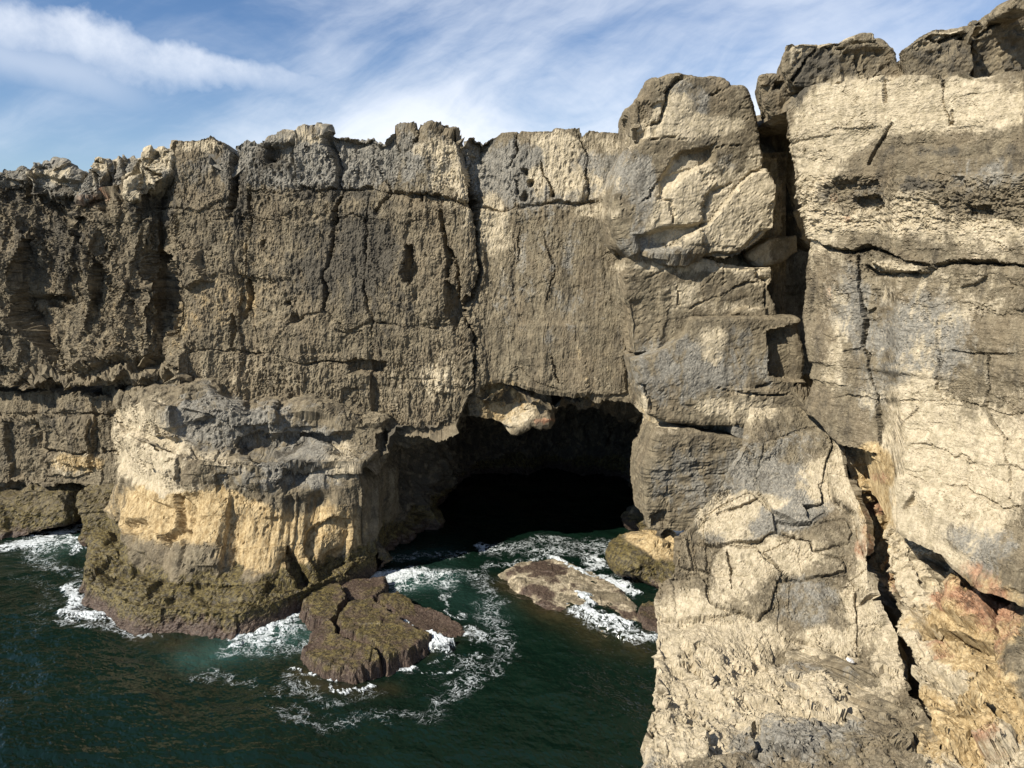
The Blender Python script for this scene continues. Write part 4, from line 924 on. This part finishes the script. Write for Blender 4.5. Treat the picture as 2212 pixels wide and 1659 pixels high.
# ------------------------------------------------------------------ stacked pillar beside the cleft
def cr(*L):
    def f(h, px, py, V):
        for it in L:
            if abs(it[1]) > 1: add_crack(h, px, py, *it)          # (line, half width, depth)
            else: add_patch(h, px, py, *it)                    # (outline, rise, rim)
    return f
R_P = dict(big=.06, mid=.02, vert=.006, crease=.03, facet=.07, fsize=1.7, pits=.025, pcover=-.4, fine=.005)
pil = tag(link('rock_pillar', None), 'tall stacked rock pillar with pale broken top block beside the dark cleft', 'rock pillar')
pil.location = (0, 0, 0)
rock_from_outline('upper_block', c3((1015, 340), (1100, 270), (1120, 190), (1200, 155), (1280, 138), (1340, 155), (1480, 150), (1555, 168), (1580, 215), (1660, 230), (1680, 290), (1715, 370), (1745, 500), (1780, 680), (1840, 790), (1850, 1040), (1790, 1110), (1700, 1170), (1600, 1200), (1400, 1195), (1210, 1190), (1060, 1185), (1010, 1150), (960, 1110), (925, 960), (915, 820), (950, 700), (1020, 560), (1030, 480)), 24.3, 4.0, .058, 2, dict(R_P, seed=21, facet=.09), {},
    cr((c3((1310, 160), (1220, 240), (1205, 350), (1190, 400), (1120, 430)), 3.5, .3), (c3((1590, 225), (1540, 230), (1470, 265)), 4, .35), (c3((1130, 510), (1250, 500), (1400, 510), (1480, 550), (1650, 545)), 3, .15),
       (c3((1790, 680), (1700, 710), (1620, 810), (1520, 910), (1460, 1000), (1420, 1010), (1330, 1060), (1220, 1150)), 3, .2), (c3((1700, 710), (1850, 680), (1900, 1060), (1700, 1180), (1210, 1180), (1330, 1060), (1460, 1000), (1620, 810)), .15, 6),
       (c3((1480, 640), (1300, 730), (1190, 840), (1170, 760), (1300, 590), (1480, 560)), -.30, 14), (c3((1040, 1080), (1250, 1020), (1440, 1010), (1330, 1070), (1220, 1150), (1060, 1190)), -.30, 14), (c3((1450, 830), (1600, 780), (1500, 830)), -.2, 8),
       (c3((1180, 850), (1250, 880), (1245, 1000)), 3.5, .15), (c3((1440, 850), (1420, 930), (1440, 1000)), 5, .15), (c3((1000, 950), (1060, 870), (1120, 850), (1170, 760)), 3, .2), (c3((940, 800), (955, 960)), 4, .3), (c3((1120, 420), (1000, 260), (1000, 560), (1100, 500)), -.25, 9), (c3((1640, 1170), (1760, 1040), (1860, 1040), (1800, 1200)), -.2, 9)),
    pillow=.015, parent=pil, fore=.03)
rock_from_outline('middle_block', c3((990, 1220), (1010, 1200), (1100, 1198), (1300, 1203), (1550, 1218), (1720, 1243), (1840, 1240), (1850, 1330), (1800, 1370), (1830, 1450), (1862, 1545), (1780, 1545), (1590, 1548), (1362, 1546)) + c7((455, 310), (320, 410), (250, 450), (130, 460), (90, 100)), 24.5, 4.2, .058, 2, dict(R_P, seed=22), {},
    cr((c3((1300, 1205), (1200, 1270), (1100, 1320)), 2.5, .08), (c3((1540, 1225), (1480, 1310), (1420, 1370)), 2.6, .12), (c3((1565, 1220), (1560, 1290), (1550, 1360)), 3, .15), (c3((1350, 1500), (1450, 1440), (1560, 1400), (1680, 1340), (1780, 1330)), 3, .15), (c3((1280, 1360), (1285, 1470)), 2.6, .12), (c3((1740, 1250), (1750, 1310), (1800, 1330)), 4, .25), (c3((1590, 1545), (1680, 1490), (1790, 1490), (1780, 1540)), .15, 5), (c3((1790, 1330), (1790, 1490)), 3, .25)),
    pillow=.015, parent=pil, fore=.03)
rock_from_outline('lower_block', c7((490, 232), (730, 234), (900, 228), (1060, 242), (1120, 247), (1130, 300), (1150, 500), (1150, 780), (1050, 830), (860, 857), (730, 852), (530, 852), (350, 832), (240, 792), (190, 640), (130, 480), (200, 468), (320, 414), (458, 314)), 24.0, 4.4, .058, 2, dict(R_P, seed=23, facet=.05), {},
    cr((c7((930, 320), (1000, 300), (1150, 260), (1230, 300), (1230, 600), (1040, 600), (940, 560)), -.55, 6), (c7((650, 640), (720, 670), (820, 680), (1000, 685), (1060, 690)), 3, .2), (c7((700, 670), (940, 640), (1100, 700), (1180, 790), (1000, 830), (860, 855), (740, 840)), .12, 6), (c7((1100, 620), (1150, 640), (1150, 740)), 7, .4), (c7((860, 640), (940, 620)), 5, .2), (c7((130, 600), (220, 640), (260, 780)), 4, .2)),
    pillow=.015, parent=pil, fore=.03)
rock_from_outline('base_block', c7((290, 912), (400, 907), (560, 927), (735, 932), (960, 962), (960, 1100), (920, 1200), (860, 1260), (640, 1380), (560, 1410), (550, 1490), (400, 1512), (230, 1490), (210, 1300), (215, 1130), (260, 1040), (270, 970)), 23.8, 4.0, .055, 4, dict(R_P, seed=24, facet=.04, layer=.02), {'sea': .0},
    cr((c7((510, 1140), (600, 1100), (560, 1135)), 5, .2), (c7((560, 1165), (760, 1160), (830, 1080)), 4, .15), (c7((570, 1230), (575, 1310)), 2.6, .1), (c7((340, 1200), (350, 1330)), 2.4, .08), (c7((250, 1400), (340, 1370), (340, 1480), (260, 1480)), -.2, 8)), pillow=.02, parent=pil, fore=.03)
rock_from_outline('wedge_stone', c7((735, 857), (860, 862), (950, 868), (950, 962), (770, 950), (735, 932)), 23.9, 2.5, .035, 2, dict(R_P, seed=25, big=.03, facet=.02), {GREY: .6}, parent=pil, pillow=.02)
rock_from_outline('wedge_stone', c7((235, 780), (420, 820), (730, 845), (730, 935), (400, 912), (280, 935)), 25.0, 3.0, .06, 2, dict(R_P, seed=26), {OCHRE: .5, PALE: .4}, parent=pil, pillow=.02)
rock_from_outline('wedge_stone', c3((1700, 1190), (1830, 1090), (1985, 1060), (1992, 1170), (1890, 1222), (1750, 1240)), 25.2, 3.0, .06, 2, dict(R_P, seed=27), {}, parent=pil, pillow=.02)
rock_from_outline('rear_slab', c3((1660, 330), (1760, 480), (1830, 640), (2300, 800), (2700, 1100), (2700, 1650), (2700, 2250), (1700, 2250), (1700, 1400)), 28.6, 2.5, .14, 2, dict(R_P, seed=28, facet=.15), {DARK: .3}, parent=pil, pillow=.02)
o = rock_from_outline('cleft_rock', c4((200, 690), (300, 685), (400, 690), (430, 1000), (480, 1400), (500, 1500), (380, 1420), (310, 1200), (255, 930), (215, 850)), 26.6, 2.5, .06, 2, dict(R_P, seed=29), {GREY: .3}, pillow=.02)
tag(o, 'narrow slab wedged deep in the dark cleft beside the pale cliff', 'rock slab')

# hanging stone in the cave roof and the ochre boulder at the mouth
o = rock_from_outline('hanging_rock', c6((600, 340), (590, 250), (640, 130), (790, 90), (1000, 150), (1070, 200), (1060, 290), (1050, 385), (960, 370), (870, 416), (800, 385), (720, 355), (660, 330)), 27.2, 3.2, .055, 2, dict(R_P, seed=31, facet=.16, fsize=.8), {'sea': 0}, pillow=.06)
tag(o, 'yellow rock hanging from the cave roof, sunlit patch painted pale, dark rust at its tip', 'hanging rock')
o = rock_from_outline('ochre_boulder', [(1328, 1218), (1350, 1200), (1378, 1182), (1405, 1172), (1440, 1172), (1475, 1185), (1482, 1235), (1470, 1280), (1430, 1280), (1385, 1262), (1340, 1240)], 25.6, 1.6, .055, 4, dict(R_P, seed=32, big=.1, facet=.16, fsize=.9), {'sea': .8, OCHRE: .75, ALGAE: .08}, pillow=.25, fore=.35, tilt=(0, -1.2))
tag(o, 'rounded ochre boulder standing in the surf at the right of the cave mouth', 'boulder')

# one white stone lying on the ledge
WHITE = bpy.data.materials.new('white_stone'); WHITE.use_nodes = True
_g = NT(WHITE.node_tree); _p = _g.n('ShaderNodeNewGeometry').outputs['Position']
_b = _g.n('ShaderNodeBsdfPrincipled', ins={'Base Color': _g.mix(_g.noise(_p, 30, 4), (.62, .60, .56), (.82, .81, .78)), 'Roughness': .8})
_g.t.links.new(_b.outputs[0], _g.n('ShaderNodeOutputMaterial').inputs[0])
o = rock_from_outline('white_stone', c8((1210, 1014), (1222, 1008), (1244, 1016), (1256, 1028), (1240, 1032), (1218, 1026)), 17.3, .14, .016, 2, dict(big=0, mid=0, vert=0, crease=0, facet=.02, fsize=.2, pits=0, fine=.004), {}, pillow=.2, fore=.4, mat=WHITE)
tag(o, 'small white stone lying on the rock ledge below the grey block', 'stone')

# boulders lying on the right hand cliff
R_B = dict(big=.08, mid=.035, vert=0, crease=.03, facet=.07, fsize=1.4, pits=.09, pcover=.1, fine=.006, layer=.008, psize=.17)
for nm, pts, D, T_, lb, sd_ in [
    ('cliff_top_boulder', c4((270, 310), (300, 240), (480, 230), (650, 235), (830, 237), (880, 243), (935, 290), (995, 430), (1015, 520), (430, 540), (330, 530), (280, 450), (265, 400)), 21.6, 3.5, 'dark pitted boulder under a small cap stone on the right cliff top', 41),
    ('cliff_top_boulder', c4((150, 445), (265, 440), (290, 470), (330, 500), (460, 530), (420, 640), (340, 690), (300, 700), (215, 692), (180, 610), (155, 490)), 22.6, 3.2, 'dark pitted boulder jutting out beside the gap above the cleft', 42),
    ('cliff_top_boulder', c4((972, 280), (1090, 185), (1200, 128), (1380, 108), (1520, 100), (1510, 150), (1445, 205), (1425, 290), (1415, 500), (1015, 510), (1000, 380)), 20.4, 3.5, 'large boulder with a smooth pale sloping lid on the right cliff top', 43),
    ('cliff_top_boulder', c4((1400, 200), (1530, 75), (1620, 55), (1900, 40), (2250, 60), (2250, 520), (1400, 520), (1390, 300)), 21.9, 3.5, 'massive dark boulder shaded by the smooth lidded boulder next to it', 44)]:
    o = rock_from_outline(nm, pts, D, T_, .052, 3, dict(R_B, seed=sd_), {'sea': 0}, pillow=.03, fore=.06, lean=(.30 * T_, 0),
        feat=cr((c4((500, 240), (480, 290), (430, 330), (390, 400), (330, 480)), 5, .4), (c4((500, 260), (600, 270), (650, 285)), 4, .25), (c4((1100, 190), (1210, 245), (1290, 200), (1370, 175)), 5, .35), (c4((1370, 210), (1460, 190), (1540, 140)), 5, .35), (c4((220, 490), (270, 490), (260, 530), (220, 520)), -.35, 6), (c4((150, 520), (190, 520), (180, 590), (150, 590)), -.35, 6), (c4((730, 310), (760, 430)), 6, .25), (c4((640, 300), (900, 290), (980, 450), (640, 490)), -.12, 14)))
    tag(o, lb, 'boulder', 'boulders on the right cliff top')
for pts, D, lb, sd_ in [(c4((675, 228), (700, 205), (760, 188), (820, 200), (840, 245), (700, 245)), 21.7, 'small cap stone lying on the dark pitted boulder', 45), (c4((1625, 60), (1630, 20), (1655, -10), (1720, -40), (1760, 60)), 20.9, 'small knobbly stone lying on the massive dark boulder', 46)]:
    tag(rock_from_outline('cap_stone', pts, D, 1.0, .03, 3, dict(R_B, seed=sd_, big=.05), {'sea': 0}, pillow=.2, fore=.3), lb, 'stone', 'stones on the cliff top boulders')

# weathered rocks along the crest at the left
R_C = dict(big=.04, mid=.02, vert=.01, crease=.08, facet=.15, fsize=.5, pits=.06, pcover=.0, fine=.008, psize=.16, fscale=(1, 1, .6))
for pts, D, lb, sd_, ba in [
    (c1((-420, 450), (-260, 420), (-120, 440), (0, 430), (70, 425), (120, 395), (150, 405), (165, 440), (165, 520), (0, 530), (-420, 540)), 31.4, 'low grey crest rock sitting on the brown soil band', 51, {GREY: .4, DARK: .25}),
    (c1((155, 420), (170, 385), (215, 365), (290, 360), (330, 385), (390, 390), (440, 425), (490, 425), (485, 560), (165, 560)), 30.8, 'broad rounded grey crest rock with a dark shaded base', 52, {GREY: .75, PALE: .15}),
    (c1((488, 460), (500, 420), (540, 325), (635, 320), (645, 400), (600, 470), (580, 570), (485, 580)), 30.2, 'pale pointed crest pinnacle with a hole through its top', 53, {GREY: .75, PALE: .3}),
    (c1((640, 370), (690, 350), (760, 335), (835, 330), (820, 440), (750, 560), (720, 590), (580, 580), (610, 470)), 30.5, 'dark crest rock leaning between the pale pinnacle and the split rock', 54, {GREY: .5, DARK: .3}),
    (c1((850, 290), (890, 275), (1005, 282), (1025, 330), (1010, 420), (930, 480), (860, 560), (770, 590), (730, 560), (760, 490), (820, 430)), 29.4, 'pale split crest rock hollowed by a dark hole', 55, {GREY: .7, PALE: .3})]:
    o = rock_from_outline('crest_rock', pts, D, 2.2, .04, 1, dict(R_C, seed=sd_), ba, pillow=.05, fore=.15,
        feat=cr((c1((520, 380), (570, 470), (585, 540)), 4, .4), (c1((545, 345), (600, 360)), 5, .4), (c1((690, 360), (680, 470)), 4, .3), (c1((870, 410), (900, 440), (950, 440)), 7, .5), (c1((930, 290), (900, 340), (880, 380)), 5, .4), (c1((230, 400), (270, 400)), 6, .3), (c1((170, 450), (480, 480), (480, 545), (180, 545)), -.22, 10), (c1((740, 350), (760, 470)), 4, .3)))
    tag(o, lb, 'rock', 'weathered rocks along the crest')

# seaweed covered boulders at the foot of the left ledges
R_W = dict(big=.10, mid=.03, vert=0, crease=.04, facet=.09, fsize=.7, pits=.05, pcover=.2, fine=.008)
for pts, D, lb, sd_ in [(c5((-260, 880), (-100, 760), (40, 750), (120, 690), (230, 690), (412, 735), (412, 900), (330, 960), (150, 1010), (0, 1050), (-260, 1080)), 30.4, 'dark seaweed covered boulder in the surf below the low ledges', 61),
                      (c5((418, 740), (520, 720), (600, 700), (680, 690), (720, 760), (720, 960), (600, 1060), (440, 1050)), 29.6, 'small olive boulder wedged between headland and seaweed boulder', 62)]:
    tag(rock_from_outline('shore_boulder', pts, D, 3.2, .058, 4, dict(R_W, seed=sd_), {ALGAE: .55, OCHRE: .3}, pillow=.18, fore=.3, tilt=(0, -.8)), lb, 'boulder', 'boulders at the foot of the ledges')

# ------------------------------------------------------------------ rocks standing in the sea
def sea_rock(pts, H, lb, seed, edge=.12, tilt=(.03, .05), base=None):
    W = on_sea(*np.array(pts, float).T); x0, y0 = W.min(0) - .5; x1, y1 = W.max(0) + .5
    gx = np.arange(x0, x1, .032); gy = np.arange(y0, y1, .036)
    X, Y = np.meshgrid(gx, gy); poly = [tuple(p) for p in W]
    wx = X + .06 * samp(T_FBM, X, Y, 2.0); wy = Y + .06 * samp(T_B, X, Y, 2.0)
    s = sdf(wx, wy, poly); cxy = W.mean(0)
    s = s + .05
    h = np.minimum(H * .85 + (X - cxy[0]) * tilt[0] + (Y - cxy[1]) * tilt[1] + .05 * samp(T_SOFT, X + seed, Y, 5.0), np.maximum(s, 0) * (.45 / edge) + .02)
    h = np.where(s > 0, h, s * 1.6)
    Z = h + .022 * samp(T_FACET, X + seed, Y, NC * .5) * sstep(s, 0, .3) + .006 * samp(T_ROUGH, X + seed, Y, 1.1) + .016 * samp(T_BUMPY, X, Y, 64 * .08)
    P = np.stack([X, Y, Z - .06], -1)
    A = np.zeros(X.shape + (6,), np.float32); A[..., ALGAE] = 1.0
    n = samp(T_FBM, X + 4, Y, 3.5)
    A[..., OCHRE] = 0
    if base:
        for k, v in base.items(): A[..., k] = v + .25 * n
    o = emit_grid('sea_rock', P, ROCK, A, drop=s < -.42)
    tag(o, lb, 'sea rock', 'rocks standing in the sea')
sea_rock(c11((245, 640), (300, 540), (340, 500), (410, 500), (440, 560), (520, 620), (600, 640), (650, 690), (600, 740), (510, 775), (420, 755), (320, 720), (250, 680)), .55, 'dark brown sea rock edged by a deep notch, foam line along its seaward foot', 1)
sea_rock(c11((420, 470), (490, 420), (560, 395), (610, 400), (760, 490), (860, 545), (910, 570), (880, 610), (800, 670), (680, 700), (620, 640), (540, 600), (460, 550)), .60, 'broad flat brown sea rock beside the white foam channel', 2)
sea_rock(c11((262, 400), (300, 345), (380, 318), (450, 320), (480, 370), (460, 420), (420, 460), (390, 500), (300, 500), (265, 460)), .60, 'rounded purplish sea rock next to the headland waterfall gap', 3)
sea_rock(c11((420, 300), (520, 262), (600, 250), (665, 252), (670, 300), (660, 340), (590, 380), (520, 375), (470, 340)), .35, 'low dark sea rock crossed by a thin foam line', 4)
sea_rock(c11((615, 392), (690, 360), (740, 352), (850, 395), (930, 420), (1040, 470), (1085, 510), (1000, 535), (950, 550), (880, 540), (770, 490)), .35, 'long olive sea rock sloping into dark water past the foam channel', 5, tilt=(-.06, .05))
sea_rock(c11((1262, 205), (1330, 160), (1420, 135), (1530, 132), (1620, 150), (1750, 210), (1880, 290), (1960, 380), (1990, 460), (1960, 530), (1820, 530), (1660, 470), (1480, 370), (1330, 275)), .15, 'wide pale mottled rock awash before the cave', 6, edge=.9, tilt=(0, .01), base={ALGAE: .44, PALE: .62, OCHRE: .3})
sea_rock(c11((1955, 430), (2010, 385), (2090, 390), (2120, 470), (2080, 520), (2000, 500)), .4, 'small dark rock awash beside the pale ledge', 7)
sea_rock(c12((1700, 660), (1750, 630), (1790, 650), (1780, 700), (1740, 730), (1700, 710)), .5, 'small dark rock filling the gap between headland and sea rocks', 8)

# ------------------------------------------------------------------ the sea
def sea():
    def axis(a, b, st, far):
        core = np.arange(a, b, st); k = np.cumsum(st * 1.18 ** np.arange(1, 60)); k = k[k < far]
        return np.r_[a - k[::-1], core, core[-1] + k]
    X, Y = np.meshgrid(axis(-17.5, 5.5, .056, 9000), axis(14.0, 31.5, .062, 9000))
    P = np.stack([X, Y, 0 * X], -1)
    px, py = project(P); front = Y > 3
    w1, w2 = samp(T_B, X, Y, 7.0), samp(T_C, X, Y, 7.0)
    wx = X + .22 * w1 + .10 * samp(T_FBM, X, Y, 2.4); wy = Y + .22 * w2 + .10 * samp(T_B, X + 5, Y, 2.4)
    qx, qy = project(np.stack([wx, wy, 0 * X], -1))
    def strokes(L, qx, qy):
        D_ = np.zeros(X.shape, np.float32)
        for pts, w, s in L:
            k = near(qx, qy, pts, w * 3.4) & front
            if k.any():
                # a pixel is foreshortened up and down: measure it on the water
                d = seg_dist(qx[k], qy[k] * 1.7, [(a, b * 1.7) for a, b in pts]); D_[k] = np.maximum(D_[k], s * np.exp(-(d / (1.35 * w)) ** 2))
        return D_
    foam = strokes([
        ([(10, 1182), (70, 1172), (130, 1150), (166, 1136)], 13, 1.0), ([(90, 1175), (160, 1165)], 22, .75), ([(90, 1200), (140, 1225), (165, 1260)], 26, .42), ([(60, 1250), (110, 1300), (90, 1340)], 40, .26),
        ([(140, 1272), (165, 1300), (215, 1318), (290, 1328)], 15, 1.1), ([(170, 1320), (230, 1330), (296, 1345)], 20, .8), ([(130, 1335), (200, 1350), (290, 1358), (330, 1365)], 16, .5), ([(166, 1140), (163, 1190)], 6, .9),
        ([(640, 1312), (620, 1332), (585, 1346), (540, 1362), (500, 1374)], 14, 1.05), ([(640, 1340), (600, 1360), (540, 1385)], 26, .7), ([(670, 1385), (600, 1390), (490, 1395)], 34, .42), ([(400, 1480), (440, 1450), (480, 1470), (530, 1480)], 22, .40), ([(640, 1460), (660, 1500), (700, 1520)], 24, .38),
        ([(672, 1275), (690, 1262), (726, 1260), (785, 1249), (844, 1238), (930, 1234)], 11, 1.1), ([(780, 1255), (850, 1242), (930, 1240)], 24, .95), ([(830, 1275), (900, 1262), (960, 1262)], 26, .6), ([(668, 1300), (672, 1280)], 8, 1.0), ([(820, 1215), (900, 1195), (980, 1190)], 16, .42),
        (c11((900, 190), (1010, 200), (1120, 220), (1180, 270), (1200, 340), (1240, 420), (1250, 500), (1210, 600), (1170, 680), (1150, 760), (1070, 810), (1000, 840), (930, 870)), 26, .43), (c11((960, 280), (940, 350), (1000, 410), (1090, 420), (1110, 380), (1050, 370)), 9, .55), (c11((1080, 500), (1130, 490), (1160, 520)), 14, .7),
        (c11((248, 690), (330, 740), (430, 782), (550, 803), (660, 780)), 5, .95), (c11((660, 720), (740, 700), (830, 665)), 6, .9), (c11((830, 662), (900, 700), (1000, 710)), 5, .8), (c11((880, 620), (1000, 590), (1110, 610)), 5, .6), (c11((130, 830), (300, 870), (480, 870), (620, 830)), 26, .36), (c11((150, 960), (440, 990), (640, 975), (830, 960), (940, 890)), 26, .34), (c11((1050, 650), (1100, 740), (1000, 830)), 30, .45),
        (c11((610, 402), (690, 450), (760, 490), (840, 530), (950, 556)), 7, 1.2), (c11((770, 500), (850, 535), (950, 560)), 11, 1.0), (c11((400, 318), (520, 332), (640, 335), (700, 322), (745, 300)), 5, 1.0), (c11((460, 420), (520, 380), (560, 390)), 7, .8), (c11((520, 610), (600, 622)), 5, .7),
        (c11((1600, 140), (1700, 175), (1830, 230), (1900, 290), (1935, 340)), 8, 1.1), (c11((1480, 250), (1600, 275), (1690, 340), (1720, 390), (1790, 440), (1900, 490)), 11, 1.05), (c11((1650, 400), (1760, 470), (1880, 520), (2040, 525)), 14, .75), (c11((1330, 190), (1400, 220), (1500, 250)), 9, .75), (c11((1340, 160), (1420, 135), (1560, 128)), 6, .7),
        (c11((1740, 105), (1830, 150), (1800, 175)), 14, .85), (c11((1880, 240), (2060, 270), (2070, 330)), 16, .42), (c11((1200, 80), (1330, 60), (1500, 40), (1800, 60)), 20, .50), (c11((1150, 60), (1240, 85)), 10, .7), (c11((1420, 90), (1600, 95), (1760, 80)), 18, .5), (c11((1240, 560), (1330, 590)), 20, .3), (c11((1150, 160), (1350, 130)), 14, .5)], qx, qy)
    shal = strokes([(c11((1280, 260), (1450, 360), (1620, 450), (1800, 540), (1980, 580)), 30, .75), (c12((820, 880), (1000, 920), (1250, 900), (1400, 850)), 26, .75), (c11((240, 720), (350, 800), (520, 820), (700, 790)), 20, .55), (c11((900, 600), (1050, 540), (1120, 510)), 16, .5), ([(170, 1330), (320, 1370)], 20, .4)], px, py)
    milk = strokes([([(420, 1420), (480, 1402), (540, 1392)], 34, .38), ([(560, 1385), (640, 1365)], 40, .42), ([(740, 1275), (850, 1255), (960, 1250)], 34, .38), ([(110, 1180), (160, 1170)], 34, .25), ([(850, 1200), (960, 1190)], 20, .25), (c11((1000, 300), (1180, 400)), 50, .12)], px, py)
    # lacework of foam: sharp threads of a warped field, solid where thick, specks where thin
    lace = 1 - np.minimum(np.abs(samp(T_FBM, wx, wy * 1.2, 3.1)) / .55, 1)
    lace2 = 1 - np.minimum(np.abs(samp(T_B, wx * 1.1, wy, 1.5)) / .6, 1)
    speck = samp(T_ROUGH, X, Y, 2.1)
    g = .60 * np.maximum(lace, .85 * lace2) + .16 * speck
    f = np.clip((foam * 1.45 + g - .88) * 1.9, 0, 1) * sstep(foam, .08, .2)
    f = np.maximum(f, sstep(foam, .95, 1.25) * .9)
    Z = .05 * samp(T_SOFT, X + .4 * Y, Y, 6.0) + .018 * samp(T_FBM, X * .8, Y * 1.3, 3.0)
    fade = np.exp(-np.maximum(np.hypot(X + 6, Y - 22) - 25, 0) / 40)
    Z = Z * fade + .05 * f * (.6 + .4 * speck * .5) * sstep(foam, .4, 1.0) + .02 * f
    wash = strokes([(c11((1480, 250), (1600, 275), (1690, 340), (1720, 390), (1790, 440), (1900, 490)), 12, 1), (c11((1650, 400), (1760, 470), (1880, 520), (2040, 525)), 14, .7), (c11((1330, 190), (1400, 220), (1500, 250)), 9, .7), (c11((610, 402), (690, 450), (760, 490), (840, 530), (950, 556)), 7, 1.6), (c11((400, 318), (520, 332), (640, 335)), 5, 1)], qx, qy)
    Z += .13 * wash
    A = np.zeros(X.shape + (6,), np.float32); A[..., 0] = foam; A[..., 1] = np.clip(milk, 0, 1); A[..., 2] = np.clip(shal * (.8 + .3 * w1), 0, 1)
    P[..., 2] = Z - .02
    tag(emit_grid('sea', P, SEA, A, flip=True), kind='structure')
sea()
